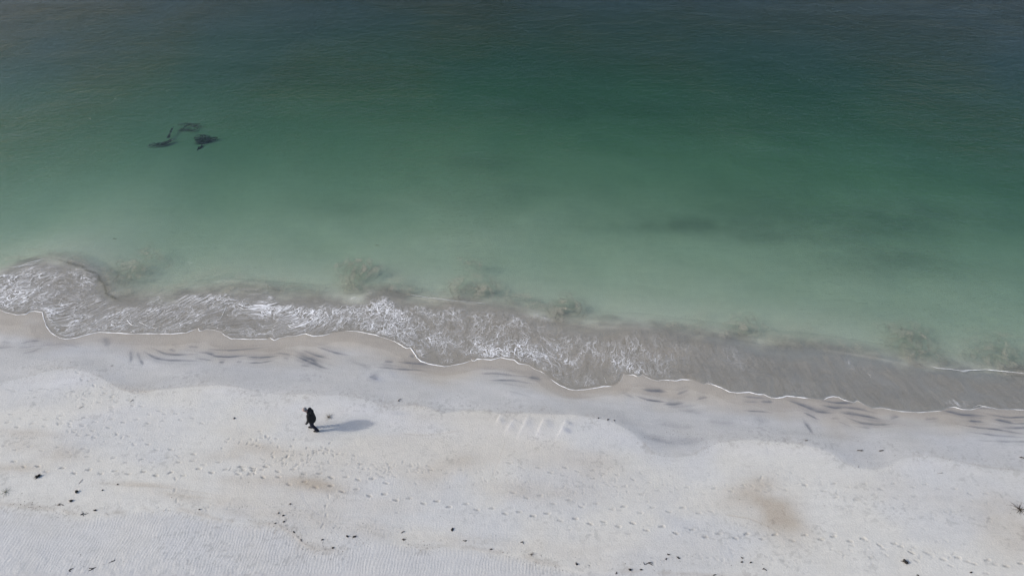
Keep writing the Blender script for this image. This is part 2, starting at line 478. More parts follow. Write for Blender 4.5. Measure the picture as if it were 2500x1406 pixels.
for ent in STREAKS.replace('\n', ';').split(';'):
    p, wpx, amt = ent.split('|')
    base = line_at(p)
    for shift, ext, wk, ak in ((0.0, 0.28, 1.0, 1.0), (random.uniform(.14, .30), 0.5, 1.3, random.uniform(.08, .30)), (-random.uniform(.12, .26), 0.45, 1.2, random.uniform(.05, .22))):
        wd = float(wpx) / 50.0 * 0.62 * wk
        pts = base.copy()
        e0 = pts[0] - pts[1]; e1 = pts[-1] - pts[-2]
        Lr = np.hypot(*(pts[-1] - pts[0]))
        pts = np.concatenate([[pts[0] + e0 / np.hypot(*e0) * Lr * ext + [0, .03]], pts, [pts[-1] + e1 / np.hypot(*e1) * Lr * ext + [0, .02]]])
        t = np.linspace(0, 1, 16); seg = np.concatenate([[0], np.cumsum(np.hypot(*np.diff(pts, axis=0).T))])
        pts = np.stack([np.interp(t * seg[-1], seg, pts[:, 0]), np.interp(t * seg[-1], seg, pts[:, 1])], 1)
        pts[:, 1] += shift + 0.10 * (fbm(pts[:, 0] * 1.3, pts[:, 0] * 0 + 3.3 + shift, 3, 2) - 0.5)
        w, d, T, S = G.dist(pts, wd * 7)
        tap = np.minimum(smooth(0, 0.36, T), smooth(0, 0.36, 1 - T))
        ww = wd * (0.30 + 0.85 * tap) * (0.5 + 0.9 * n_md[w])
        soft = np.where(S > 0, 2.9, 0.95)          # feathered on the seaward side
        core = np.exp(-(d / (ww * soft)) ** 2)
        g = (0.78 * core + 0.22 * np.exp(-(d / (ww * 3.2)) ** 2)) * tap * (0.40 + 0.95 * n_sk[w])
        C[w] = lerp(C[w], DARK, np.clip(float(amt) * ak * g, 0, 0.92)) * (1 - under[w])[..., None] + C[w] * under[w][..., None]
        Z[w] -= 0.005 * g * ak

# cusps scoured into the terrace edge
for p in ("1224,1008 1218,1022 1212,1040", "1258,1020 1247,1036 1235,1054 1228,1066", "1292,1012 1284,1028 1272,1052 1262,1076",
          "1330,1018 1322,1038 1312,1062 1305,1082", "1384,1022 1374,1044 1362,1068 1352,1086"):
    pts = line_at(p)
    w, d, T, S = G.dist(pts, 0.9)
    tap = smooth(0, 0.15, T) * smooth(0, 0.5, 1.0 - T)
    # the sheet west of each mark stands a little proud and drops off at the line
    Z[w] += 0.016 * tap * np.where(S < 0, np.exp(-(d / 0.07) ** 2), np.exp(-(d / 0.55) ** 2))
    C[w] = lerp(C[w], WHITE, 0.22 * tap * np.exp(-((d - 0.03) / 0.06) ** 2))

# thin drift lines, wheel and drag marks, dune-edge laminae on the terrace
for p, wpx, amt, colr in [
    ("1235,1075 1215,1130 1195,1180", 1.6, .28, TAN), ("938,962 934,985 928,1015", 1.6, .5, WHITE), ("690,962 678,985", 1.6, .4, WHITE),
    ("230,1175 300,1184 380,1186 470,1198 560,1212", 1.5, .35, TAN), ("390,1198 430,1208 520,1216", 1.4, .3, TAN),
    ("735,1195 745,1225 770,1250 790,1262", 1.6, .4, GREY), ("520,1242 600,1242 700,1234 740,1240 790,1275 830,1310", 1.3, .3, GREY),
    ("980,1058 1040,1062 1090,1056 1120,1050", 2.4, .35, TAN), ("1868,1075 1872,1090 1876,1110", 1.6, .4, GREY),
    ("1770,1255 1830,1265 1880,1285 1910,1305", 2.0, .6, TAN), ("2040,1105 2062,1130 2090,1143", 2, .2, TAN), ("290,947 330,960 380,952", 2, .4, TAN),
    ("820,1260 900,1262 990,1290", 1.4, .25, GREY), ("1830,1362 1850,1345", 1.2, .35, GREY), ("500,1235 560,1240 620,1244", 1.2, .2, WHITE),
    ("0,1150 120,1155 200,1153", 1.4, .25, GREY),
]:
    pts = line_at(p); wd = float(wpx) / 52 * 0.75
    w, d, T, S = G.dist(pts, wd * 4)
    g = np.exp(-(d / wd) ** 2) * smooth(0, .1, T + .02) * smooth(0, .1, 1.02 - T)
    C[w] = lerp(C[w], colr, amt * g); Z[w] -= 0.008 * amt * g

# the tan, speckled line of fine drift along the berm step and along the ripple field's edge
for ln, amt, wd in ((W_BM, 0.22, 0.05), (W_RP, 0.35, 0.08)):
    m = (ln[:, 0] > -40) & (ln[:, 0] < 40)
    w, d, T, S = G.dist(ln[m], 0.9)
    nz = fbm(X[w] * 1.3, Y[w] * 1.3, 77, 3); spk = (fbm(X[w] * 9, Y[w] * 9, 78, 2) > 0.60)
    g = np.exp(-(d / (wd * (0.4 + 1.4 * nz))) ** 2) * smooth(0.35, 0.6, nz)
    C[w] = lerp(C[w], np.array([0.33, 0.30, 0.265]), np.clip(amt * g, 0, 1))
    g2 = np.exp(-((d - 0.15) / 0.35) ** 2) * spk * smooth(0.40, 0.62, nz)
    C[w] = lerp(C[w], np.array([0.27, 0.255, 0.235]), np.clip(0.30 * g2, 0, 1))
# ripple-field edge is a low lip
Z -= 0.014 * smooth(-0.02, 0.12, -d_rp) * np.exp(-np.maximum(-d_rp, 0) / 1.2)

# speckled grain on damp upper band and terrace
spk = fbm(X * 7.5, Y * 9.0, 91, 2)
m_sp = (1 - under) * (0.25 + 0.75 * smooth(0.48, 0.7, n_md)) * smooth(0.3, 0.9, band)
C *= (1 - 0.16 * m_sp * smooth(0.60, 0.72, spk))[..., None]

# the ground itself is uneven
land = smooth(0.2, 2.0, -d_bm)
Z += land * (0.05 * (n_lo - 0.5) + 0.022 * (n_md - 0.5))
Z += (1 - under) * 0.006 * (n_hi - 0.5) * (0.4 + 0.6 * land)
lump = fbm(X * 4.5, Y * 4.5, 61, 3)
Z += 0.035 * (lump - 0.5) * smooth(1.2, 3.2, rp - Y + 1.2 * (n_lo - 0.5))        # trodden, lumpy sand of the near field

# submerged darker beds
for px, py, rx, ry, amt in [(1660, 515, 150, 20, .5), (1950, 545, 140, 18, .5), (2180, 590, 130, 50, .4), (1850, 430, 160, 40, .3), (1180, 350, 140, 22, .3),
                            (1300, 430, 220, 40, .25), (860, 470, 130, 30, .25), (2250, 480, 150, 40, .3), (1480, 200, 300, 24, .35), (700, 110, 260, 40, .3),
                            (1800, 250, 260, 30, .3), (2240, 740, 160, 30, .15), (2080, 500, 70, 16, .3), (1980, 500, 600, 48, .48), (2250, 620, 300, 40, .2)]:
    w, g, u, v = blob(px, py, rx, 0, 0, ry)
    nz = fbm(X[w] * 0.5, Y[w] * 0.8, 15, 4)
    C[w] = lerp(C[w], np.array([0.14, 0.16, 0.14]), np.clip(0.85 * amt * g * (0.45 + 0.55 * smooth(0.2, 0.7, nz)), 0, 1))
# pale sand along the step
for p, amt, wd in (("505,674 560,674 640,681 670,688", .8, .22), ("1000,718 1060,727 1120,734 1185,741", .9, .12), ("1430,796 1520,794 1610,799", .6, .18),
                   ("2000,849 2060,857 2120,867 2200,882", .6, .12), ("560,680 620,690 680,700", .5, .4)):
    pts = line_at(p); w, d, T, S = G.dist(pts, wd * 4)
    C[w] = lerp(C[w], np.array([0.54, 0.52, 0.45]), 0.7 * amt * (0.4 + 0.9 * n_md[w]) * np.exp(-(d / wd) ** 2) * smooth(0, .2, T) * smooth(0, .2, 1 - T))
    Z[w] += 0.03 * amt * np.exp(-(d / wd) ** 2) * smooth(0, .2, T) * smooth(0, .2, 1 - T)


# footprints: pressed into the sheet
def footprint(x, y, ang, depth=0.03, L=0.21, Wd=0.085, soft=1.0):
    r = L * 0.9 + 0.08
    w = G.win(x - r, x + r, y - r, y + r)
    dx, dy = G.X[w] - x, G.Y[w] - y
    u = dx * math.cos(ang) + dy * math.sin(ang); v = -dx * math.sin(ang) + dy * math.cos(ang)
    half = Wd * 0.5 * np.where(u > 0, 1.12, 0.9)
    e = np.sqrt((u / (L * 0.5)) ** 2 + (v / half) ** 2)
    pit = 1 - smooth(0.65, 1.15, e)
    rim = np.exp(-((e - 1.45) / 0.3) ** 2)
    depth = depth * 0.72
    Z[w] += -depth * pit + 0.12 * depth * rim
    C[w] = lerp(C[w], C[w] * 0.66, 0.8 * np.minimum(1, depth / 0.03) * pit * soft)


def trail(p, stride=0.62, depth=0.03, gauge=0.11, jit=0.04, skip=0.0, L=0.27):
    pts = line_at(p); seg = np.concatenate([[0], np.cumsum(np.hypot(*np.diff(pts, axis=0).T))])
    s = random.random() * stride; side = 1
    while s < seg[-1]:
        a = np.array([np.interp(s, seg, pts[:, 0]), np.interp(s, seg, pts[:, 1])])
        b = np.array([np.interp(s + .1, seg, pts[:, 0]), np.interp(s + .1, seg, pts[:, 1])])
        if s + .1 > seg[-1]: b = a + (a - np.array([np.interp(s - .1, seg, pts[:, 0]), np.interp(s - .1, seg, pts[:, 1])]))
        d = (b - a) / max(np.hypot(*(b - a)), 1e-6)
        q = a + side * gauge * np.array([-d[1], d[0]]) + np.array([random.gauss(0, jit), random.gauss(0, jit)])
        if random.random() >= skip:
            footprint(q[0], q[1], math.atan2(d[1], d[0]) + side * 0.12 + random.gauss(0, 0.08), depth * random.uniform(.75, 1.25), L)
        s += stride * random.uniform(.93, 1.07); side = -side


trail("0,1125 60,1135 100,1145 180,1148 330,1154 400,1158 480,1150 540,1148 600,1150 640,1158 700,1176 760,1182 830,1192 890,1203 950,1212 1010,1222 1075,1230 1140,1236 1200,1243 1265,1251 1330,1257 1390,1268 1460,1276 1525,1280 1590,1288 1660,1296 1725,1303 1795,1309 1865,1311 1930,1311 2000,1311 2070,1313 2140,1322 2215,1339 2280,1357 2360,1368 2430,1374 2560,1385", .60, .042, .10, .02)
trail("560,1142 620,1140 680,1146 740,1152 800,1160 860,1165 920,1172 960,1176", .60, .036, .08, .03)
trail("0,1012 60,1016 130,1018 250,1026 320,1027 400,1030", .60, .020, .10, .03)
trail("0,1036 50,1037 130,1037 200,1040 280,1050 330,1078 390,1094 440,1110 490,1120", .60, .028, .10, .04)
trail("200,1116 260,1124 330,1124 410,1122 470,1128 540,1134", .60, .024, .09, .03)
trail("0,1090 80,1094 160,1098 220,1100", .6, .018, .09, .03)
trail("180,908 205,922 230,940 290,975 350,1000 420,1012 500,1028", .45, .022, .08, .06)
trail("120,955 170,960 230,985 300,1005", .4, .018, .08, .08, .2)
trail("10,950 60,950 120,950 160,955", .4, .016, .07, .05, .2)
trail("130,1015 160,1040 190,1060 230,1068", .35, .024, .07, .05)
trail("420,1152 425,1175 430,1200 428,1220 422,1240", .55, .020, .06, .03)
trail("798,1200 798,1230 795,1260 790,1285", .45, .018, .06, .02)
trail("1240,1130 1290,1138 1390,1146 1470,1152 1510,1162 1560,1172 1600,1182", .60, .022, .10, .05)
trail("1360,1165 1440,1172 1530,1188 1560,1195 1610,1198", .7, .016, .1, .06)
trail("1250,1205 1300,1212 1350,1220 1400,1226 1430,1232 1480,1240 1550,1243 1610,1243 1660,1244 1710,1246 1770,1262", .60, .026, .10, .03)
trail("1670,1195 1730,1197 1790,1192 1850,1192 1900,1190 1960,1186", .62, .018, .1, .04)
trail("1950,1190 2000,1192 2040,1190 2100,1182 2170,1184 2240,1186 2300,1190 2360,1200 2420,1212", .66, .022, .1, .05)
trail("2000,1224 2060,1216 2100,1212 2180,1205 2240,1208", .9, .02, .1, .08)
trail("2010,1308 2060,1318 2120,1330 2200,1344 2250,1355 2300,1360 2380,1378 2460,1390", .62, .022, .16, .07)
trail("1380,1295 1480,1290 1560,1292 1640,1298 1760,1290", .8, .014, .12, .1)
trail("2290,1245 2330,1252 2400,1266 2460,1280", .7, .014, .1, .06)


def scatter(px, py, rx, ry, n, depth):
    for _ in range(n):
        a, b = random.gauss(0, .5), random.gauss(0, .5)
        q = line_at([[px + a * rx, py + b * ry]])[0]
        footprint(q[0], q[1], random.gauss(-0.15, 0.7), depth * random.uniform(.5, 1.3), random.uniform(.13, .26))


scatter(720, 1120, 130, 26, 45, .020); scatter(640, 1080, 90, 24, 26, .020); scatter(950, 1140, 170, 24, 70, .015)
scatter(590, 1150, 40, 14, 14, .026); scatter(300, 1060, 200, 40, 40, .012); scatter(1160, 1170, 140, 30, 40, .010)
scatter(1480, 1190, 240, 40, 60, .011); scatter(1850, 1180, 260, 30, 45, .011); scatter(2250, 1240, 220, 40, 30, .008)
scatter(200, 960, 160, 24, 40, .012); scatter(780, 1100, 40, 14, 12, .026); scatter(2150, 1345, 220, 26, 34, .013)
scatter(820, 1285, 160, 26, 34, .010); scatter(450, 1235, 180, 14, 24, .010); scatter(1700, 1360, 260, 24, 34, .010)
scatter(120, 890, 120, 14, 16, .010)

wet_a = np.clip(1 - dry, 0, 1) * (1 - 0.6 * smooth(0.3, 0.8, band))
rip_a = smooth(0.0, 0.25, rp - Y) * (1 - smooth(2.0, 3.4, rp - Y + 1.2 * (n_lo - 0.5))) * smooth(0.22, 0.5, n_md + 0.15) + 0.25 * smooth(0.0, 0.5, -d_bm) * smooth(0.56, 0.64, n_lo)

sand_me = G.mesh('beach_sand', Z)
attr_c(sand_me, 'tone', np.clip(C, 0.02, 0.8)); attr_f(sand_me, 'wet', wet_a); attr_f(sand_me, 'ripple', np.clip(rip_a, 0, 1))

n = NT('sand')
pos = n.n('ShaderNodeNewGeometry').outputs['Position']
tone = n.attr('tone', 'Color'); wet = n.attr('wet'); ripm = n.attr('ripple')
g1 = n.noise(pos, 14.0, 4, 0.65); g2 = n.noise(pos, 2.2, 4, 0.6); g3 = n.noise(n.mapping(pos, (0, 0, R(8)), (0.35, 2.2, 1)), 1.6, 4, 0.6)
fac = n.math('ADD', n.math('MULTIPLY', n.math('SUBTRACT', g1, 0.5), 0.26), n.math('MULTIPLY', n.math('SUBTRACT', g2, 0.5), 0.14))
fac = n.math('ADD', fac, n.math('MULTIPLY', n.math('SUBTRACT', g3, 0.5), 0.12))
fac = n.math('ADD', fac, 1.0)
col = n.n('ShaderNodeVectorMath', {0: tone}, operation='SCALE'); n.link(fac, col.inputs['Scale'])
hue = n.noise(pos, 0.55, 3)
colr = n.mix(n.ramp(hue, 0.35, 0.65, 0.0, 0.5), col.outputs[0], (1.0, 0.985, 0.955, 1), 'MULTIPLY')
rv = n.mapping(pos, (0, 0, R(22)), (1, 0.22, 1))
rd = n.noise(pos, 0.9, 2)
rsep = n.n('ShaderNodeSeparateXYZ', {0: rv})
rx = n.math('ADD', rsep.outputs[0], n.math('MULTIPLY', rd, 0.35))
rip = n.math('SINE', n.math('MULTIPLY', n.math('ADD', rx, n.math('MULTIPLY', n.noise(pos, 2.2, 2), 0.07)), 2 * math.pi / 0.125))
h = n.math('MULTIPLY', n.math('MULTIPLY', rip, ripm), 0.0017)
h = n.math('ADD', h, n.math('MULTIPLY', g1, 0.012))
bump = n.n('ShaderNodeBump', {'Height': h, 'Strength': 1.0, 'Distance': 1.0}).outputs[0]
rough = n.ramp(wet, 0.0, 1.0, 0.95, 0.40)
b = n.n('ShaderNodeBsdfPrincipled', {'Base Color': colr, 'Roughness': rough, 'Normal': bump, 'Specular IOR Level': 0.25})
n.link(b.outputs[0], n.out.inputs[0])
sand_me.materials.append(n.m)
link('beach_sand', sand_me, kind='structure')


def ground(x, y):
    i = int(np.clip(np.searchsorted(G.xs, x) - 1, 0, len(G.xs) - 2)); j = int(np.clip(np.searchsorted(G.ys, y) - 1, 0, len(G.ys) - 2))
    a = (x - G.xs[i]) / (G.xs[i + 1] - G.xs[i]); c = (y - G.ys[j]) / (G.ys[j + 1] - G.ys[j])
    return float((Z[j, i] * (1 - a) + Z[j, i + 1] * a) * (1 - c) + (Z[j + 1, i] * (1 - a) + Z[j + 1, i + 1] * a) * c)


# ================================================================== the sea
GW = Grid(graded(-700, -31.0, 31.0, 700, 0.055), graded(14.0, 17.5, 31.0, 700, 0.055, 1.035))
XW, YW = GW.X, GW.Y
zs = z_sand(XW, YW, False)
swp = W_SW[(W_SW[:, 0] > -60) & (W_SW[:, 0] < 60)]
dsw = GW.sdist(W_SW); dbk = GW.sdist(W_BK)
inside = smooth(0.0, 0.1, dsw)
thick = np.where(dsw > 0, np.minimum(0.12 * dsw, 0.025), np.maximum(0.25 * dsw, -0.3))
seaward = YW - np.maximum(f_sm('bk', XW, f_bk), f_sm('sw', XW, f_sw) + 0.6)
ZW = zs + thick
lvl = 0.012 * (fbm(XW * 0.5, YW * 0.9, 3, 2) - 0.5) * smooth(0, 3, seaward) + 0.002
ZW = np.where((dsw > 0), np.maximum(ZW, np.minimum(lvl, 0.05)), ZW)
ZW = np.where(seaward > 0, lvl, ZW)
swell = smooth(6, 20, seaward)
ZW += swell * 0.10 * (fbm(XW * 0.08 + YW * 0.02, YW * 0.35 + XW * 0.05, 8, 3) - 0.5)
wsm = GW.win(-60, 60, 14, 45)

# foam: how much of it, and the direction it is drawn out in
FD = np.zeros(XW.shape)


def wblob(px, py, ax, ay, bx, by):
    c = line_at([[px, py]])[0]
    A = line_at([[px + ax, py + ay]])[0] - c; B = line_at([[px + bx, py + by]])[0] - c
    ext = 2.4 * (np.abs(A) + np.abs(B))
    w = GW.win(c[0] - ext[0], c[0] + ext[0], c[1] - ext[1], c[1] + ext[1])
    dx, dy = XW[w] - c[0], YW[w] - c[1]
    det = A[0] * B[1] - A[1] * B[0]
    u = (dx * B[1] - dy * B[0]) / det; v = (A[0] * dy - A[1] * dx) / det
    return w, np.exp(-(u * u + v * v)), u, v


w_in = np.clip(dsw / np.maximum(dsw - dbk, 0.5), -0.2, 1.5)
n_b = fbm(XW * 0.9, YW * 0.9, 35, 4) - 0.5
swz = smooth(0.0, 0.05, w_in) * (1 - smooth(-0.9, 0.1, dbk + 1.2 * n_b))
fade_r = 1 - 0.72 * smooth(2.5, 13.0, XW)
FD += 0.43 * swz * fade_r * np.interp(XW, [-40, -6, 0, 40], [1.15, 1.0, 0.8, 0.8])
for px, py, ax, ay, bx, by, amt in [
    (40, 710, 60, -14, 20, 46, .42), (90, 655, 90, -8, 0, 22, .20), (200, 760, 110, -40, 20, 30, .18), (560, 725, 110, -2, 0, 10, .50), (700, 745, 70, 4, 0, 18, .55),
    (760, 770, 80, 6, 0, 26, .50), (650, 752, 60, 10, 0, 14, .40), (930, 735, 55, -10, 0, 26, .50), (960, 770, 60, 26, -14, 20, .38), (920, 800, 50, 14, 0, 16, .40),
    (1060, 830, 60, 24, -10, 30, .18), (1230, 862, 70, 4, 0, 14, .65), (1310, 860, 50, 22, -12, 16, .42), (1180, 855, 40, 10, 0, 22, .30), (1265, 765, 90, 12, 0, 10, .45),
    (1350, 785, 60, 10, 0, 18, .25), (1540, 890, 36, 20, -14, 12, .42), (1545, 860, 60, 6, 0, 20, .22), (1240, 800, 110, 20, 0, 34, .16), (420, 740, 90, -20, 10, 26, .16),
    (2340, 985, 30, 4, 0, 8, .30), (2090, 890, 50, 20, 0, 20, .12), (1780, 850, 160, 10, 0, 50, .10), (540, 745, 60, 0, 0, 20, .2), (840, 760, 60, 0, 0, 40, .2)]:
    w, g, u, v = wblob(px, py, ax, ay, bx, by)
    FD[w] += amt * g
FD *= 0.80 * swz
# a broken white line at the back edge where the small breaker has just passed
w, d, T, S = GW.dist(W_BK[(W_BK[:, 0] > -40) & (W_BK[:, 0] < 40)], 0.9)
bnz = fbm(XW[w] * 0.7, YW[w] * 0.7, 12, 3)
sel = (smooth(-32, -26, XW[w]) * (1 - smooth(2.0, 3.5, XW[w])))
FD[w] += 0.16 * np.exp(-((d - 0.15) / 0.22) ** 2) * smooth(0.45, 0.6, bnz) * sel

shear = np.interp(XW, [-40, -22, -15, -11, -6, 0, 6, 12, 18, 26, 40], [0.9, 0.85, 0.9, 0.55, 0.25, 0.10, 0.05, -0.08, -0.3, -0.45, -0.5])
asp = np.interp(XW, [-40, -14, -8, 2, 8, 40], [0.50, 0.50, 0.75, 0.85, 0.45, 0.30])
along = YW - f_sm('sw', XW, f_sw)
aw = fbm(XW * 0.35, YW * 0.35, 66, 3) - 0.5
rot_ = np.sqrt(1 + shear ** 2)
FCo = np.stack([(XW - shear * along) / rot_ + 1.0 * aw, along * asp * rot_ + 0.9 * (fbm(XW * 0.4, YW * 0.4, 67, 3) - 0.5), np.zeros(XW.shape)], -1)

# stirred-up sand hanging in the water behind the step
SD = np.zeros(XW.shape)
plume_edge = np.zeros(XW.shape)
curl = fbm(XW * 0.6, YW * 0.75, 101, 5)
curl2 = fbm(XW * 0.9 + 5, YW * 0.9 + 8, 111, 4)
for px, py, ax, ay, bx, by, amt in [
    (335, 665, 34, -26, 24, 22, .50), (300, 700, 46, -8, 10, 20, .40), (440, 695, 60, -26, 12, 12, .30), (868, 672, 34, -6, 6, 26, .62), (862, 700, 40, 10, -6, 18, .50),
    (745, 705, 80, 6, 0, 14, .32), (1145, 637, 28, 0, 6, 16, .42), (1165, 708, 40, 4, 0, 22, .62), (1372, 752, 40, 14, -10, 22, .62), (1320, 740, 60, 10, 0, 14, .40),
    (1650, 793, 30, 4, 0, 7, .45), (1800, 798, 40, 16, -10, 20, .55), (1770, 815, 70, 10, 0, 16, .35), (2220, 845, 50, 16, -10, 28, .50), (2260, 880, 60, 10, 0, 16, .42),
    (2440, 872, 60, 16, -6, 28, .45), (970, 703, 60, 8, 0, 10, .35), (200, 645, 60, 14, 0, 10, .42), (90, 628, 60, -4, 0, 7, .30), (640, 705, 120, 4, 0, 12, .30), (1930, 838, 90, 6, 0, 9, .25)]:
    w, g, u, v = wblob(px, py, ax * 1.35, ay * 1.35, bx * 1.35, by * 1.35)
    rr = np.sqrt(u * u + v * v) + 2.4 * (curl[w] - 0.5) + 1.0 * (curl2[w] - .5)
    core = 1 - smooth(0.0, 1.6, rr)
    th = np.arctan2(v, u); sp = np.sin(2.0 * th + 7.0 * np.sqrt(u * u + v * v) + 7.0 * curl[w] + px) * np.sin(3.0 * curl2[w] * 4 + 5 * u)
    core = core * np.clip(0.85 + 0.55 * sp, 0, 1.4)
    SD[w] = np.maximum(SD[w], amt * 1.2 * core * (0.55 + 0.7 * curl2[w]))
    plume_edge[w] = np.maximum(plume_edge[w], 0.95 * amt * np.exp(-((sp + 0.40) / 0.20) ** 2) * (1 - smooth(0.5, 1.3, rr)) + 0.0 * np.exp(-((rr - 0.95) / 0.10) ** 2) * smooth(-0.3, 0.7, v + 0.4 * u) )
# turbid shallow water over swash bed
SD *= 0.95
# thinner clouds trailing back from each plume to the edge of the wash
trail_n = fbm(XW * 0.55 + 0.3 * YW, YW * 0.7, 131, 3)
SD = np.maximum(SD, 0.30 * smooth(0.40, 0.68, trail_n) * np.exp(-(np.maximum(dbk - 0.2, 0) / 1.1) ** 2) * smooth(-0.8, 0.2, dbk))
SD = np.maximum(SD, 0.38 * swz)
# the lobe at far left is cloudy right to its rim, with a dark rim of sand
w, d, T, S = GW.dist(line_at("85,629 120,629 165,640 205,652 232,664 247,692 262,714 282,730"), 0.7)
d = np.abs(d * S + 0.5 * (curl[w] - .5) + 0.35 * (curl2[w] - .5))
rim = np.exp(-(d / 0.06) ** 2) * smooth(0.40, 0.55, curl2[w] + 0.08)
plume_edge[w] = np.maximum(plume_edge[w], 0.85 * rim)
SD = np.clip(SD, 0, 0.8)

sea_me = GW.mesh('sea_water', ZW)
attr_f(sea_me, 'foam', np.clip(FD, 0, 1.2)); attr_f(sea_me, 'silt', SD); attr_f(sea_me, 'silt_edge', np.clip(plume_edge, 0, 1)); attr_v(sea_me, 'flow', FCo)
attr_f(sea_me, 'swash', np.clip(1 - smooth(0.9, 1.3, w_in), 0, 1))

n = NT('sea_water')
pos = n.n('ShaderNodeNewGeometry').outputs['Position']
flow = n.attr('flow', 'Vector'); fd = n.attr('foam'); silt = n.attr('silt'); sedge = n.attr('silt_edge'); swa = n.attr('swash')
# ripples
r1 = n.noise(n.mapping(pos, (0, 0, R(-14)), (0.6, 1.4, 1)), 2.6, 3, 0.6, 0.5)
r2 = n.noise(n.mapping(pos, (0, 0, R(30)), (0.8, 1.25, 1)), 8.0, 2, 0.6, 0.3)
r3 = n.noise(n.mapping(pos, (0, 0, R(-6)), (0.35, 1.0, 1)), 0.7, 2, 0.5, 0.5)
patch = n.ramp(n.noise(pos, 0.07, 2), 0.35, 0.68, 0.5, 1.2)
hh = n.math('ADD', n.math('MULTIPLY', r1, 0.060), n.math('MULTIPLY', r2, 0.030))
hh = n.math('ADD', hh, n.math('MULTIPLY', r3, 0.05))
hh = n.math('MULTIPLY', hh, patch)
hh = n.math('MULTIPLY', hh, n.math('SUBTRACT', 1.0, n.math('MULTIPLY', swa, 0.72)))
bump = n.n('ShaderNodeBump', {'Height': hh, 'Strength': 1.0, 'Distance': 1.0}).outputs[0]
inc = n.n('ShaderNodeNewGeometry').outputs['Incoming']
cosi = n.math('ABSOLUTE', n.n('ShaderNodeVectorMath', {0: inc, 1: bump}, operation='DOT_PRODUCT').outputs['Value'])
fres = n.math('ADD', 0.02, n.math('MULTIPLY', 0.98, n.math('POWER', n.math('SUBTRACT', 1.0, cosi, clamp=True), 5.0)), clamp=True)
gl = n.n('ShaderNodeBsdfGlossy', {'Color': (1, 1, 1, 1), 'Roughness': 0.06, 'Normal': bump}).outputs[0]
tr = n.n('ShaderNodeBsdfTransparent').outputs[0]
surf = n.n('ShaderNodeMixShader', {0: fres, 1: tr, 2: gl}).outputs[0]
# suspended sand
sn = n.noise(n.mapping(pos, (0, 0, R(-20)), (1, 0.75, 1)), 1.2, 3, 0.5, 1.0)
scol = n.mix(n.ramp(sn, 0.32, 0.62), (0.115, 0.125, 0.098, 1), (0.268, 0.262, 0.212, 1))
sst = n.noise(n.mapping(flow, (0, 0, 0), (1, 0.30, 1)), 5.0, 3, 0.65, 0.6)
swcol = n.mix(n.ramp(sst, 0.3, 0.7), (0.260, 0.245, 0.208, 1), (0.355, 0.335, 0.290, 1))
scol = n.mix(swa, scol, swcol)
sd = n.n('ShaderNodeBsdfDiffuse', {'Color': scol, 'Normal': bump}).outputs[0]
sfac = n.math('MULTIPLY', silt, n.ramp(sn, 0.25, 0.7, 0.45, 1.15), clamp=True)
surf = n.n('ShaderNodeMixShader', {0: sfac, 1: surf, 2: sd}).outputs[0]
se = n.n('ShaderNodeBsdfDiffuse', {'Color': (0.085, 0.09, 0.075, 1)}).outputs[0]
sefac = n.math('MULTIPLY', sedge, n.ramp(sn, 0.38, 0.6, 0.1, 0.85), clamp=True)
surf = n.n('ShaderNodeMixShader', {0: sefac, 1: surf, 2: se}).outputs[0]
# foam lace
def ridge(vec, scale, dist, sharp, det=2, rg=0.5):
    v = n.noise(vec, scale, det, rg, dist)
    a = n.math('ABSOLUTE', n.math('SUBTRACT', v, 0.5))
    return n.math('SUBTRACT', 1.0, n.math('MULTIPLY', a, sharp), clamp=True)
wv = n.noise(flow, 1.7, 3, 0.6, 0.0, 1)
wv2 = n.n('ShaderNodeVectorMath', {0: n.n('ShaderNodeVectorMath', {0: wv, 1: (0.5, 0.5, 0.5)}, operation='SUBTRACT').outputs[0], 1: (0.75, 0.75, 0)}, operation='MULTIPLY').outputs[0]
wf = n.n('ShaderNodeVectorMath', {0: flow, 1: wv2}, operation='ADD').outputs[0]
def cells(scale, width):
    d_ = n.n('ShaderNodeTexVoronoi', {'Vector': wf, 'Scale': scale}, voronoi_dimensions='2D', feature='DISTANCE_TO_EDGE').outputs['Distance']
    return n.ramp(d_, 0.0, width, 1.0, 0.0)
f1 = cells(2.9, 0.085)
f2 = ridge(n.mapping(wf, (0, 0, R(6)), (1.3, 0.7, 1)), 5.5, 0.6, 12.0, 2)
f3 = cells(7.0, 0.14)
big = n.math('MULTIPLY', n.math('SUBTRACT', n.noise(flow, 0.9, 3, 0.6, 0.8), 0.5), 1.1)
fe = n.math('ADD', fd, big)
lace = n.math('MULTIPLY', f1, n.ramp(fe, 0.05, 0.8, 0.0, 0.95))
lace = n.math('ADD', lace, n.math('MULTIPLY', f2, n.ramp(fe, 0.10, 1.0, 0.0, 0.85)))
lace = n.math('ADD', lace, n.math('MULTIPLY', f3, n.ramp(fe, 0.15, 1.2, 0.0, 0.85)))
lace = n.math('ADD', lace, n.ramp(fe, 0.8, 1.6, 0.0, 0.25))
lace = n.math('ADD', lace, n.math('MULTIPLY', n.math('MULTIPLY', n.math('MAXIMUM', f2, n.math('MULTIPLY', f3, 0.7)), swa), 0.14))
lace = n.math('MULTIPLY', lace, n.ramp(fd, 0.0, 0.25, 0.0, 0.64), clamp=True)
fo = n.n('ShaderNodeBsdfDiffuse', {'Color': (0.80, 0.81, 0.83, 1)}).outputs[0]
surf = n.n('ShaderNodeMixShader', {0: lace, 1: surf, 2: fo}).outputs[0]
n.link(surf, n.out.inputs['Surface'])
va = n.n('ShaderNodeVolumeAbsorption', {'Color': (0.16, 0.50, 0.34, 1), 'Density': 0.38}).outputs[0]
n.link(va, n.out.inputs['Volume'])
sea_me.materials.append(n.m)
sea = link('sea_water', sea_me, kind='structure')


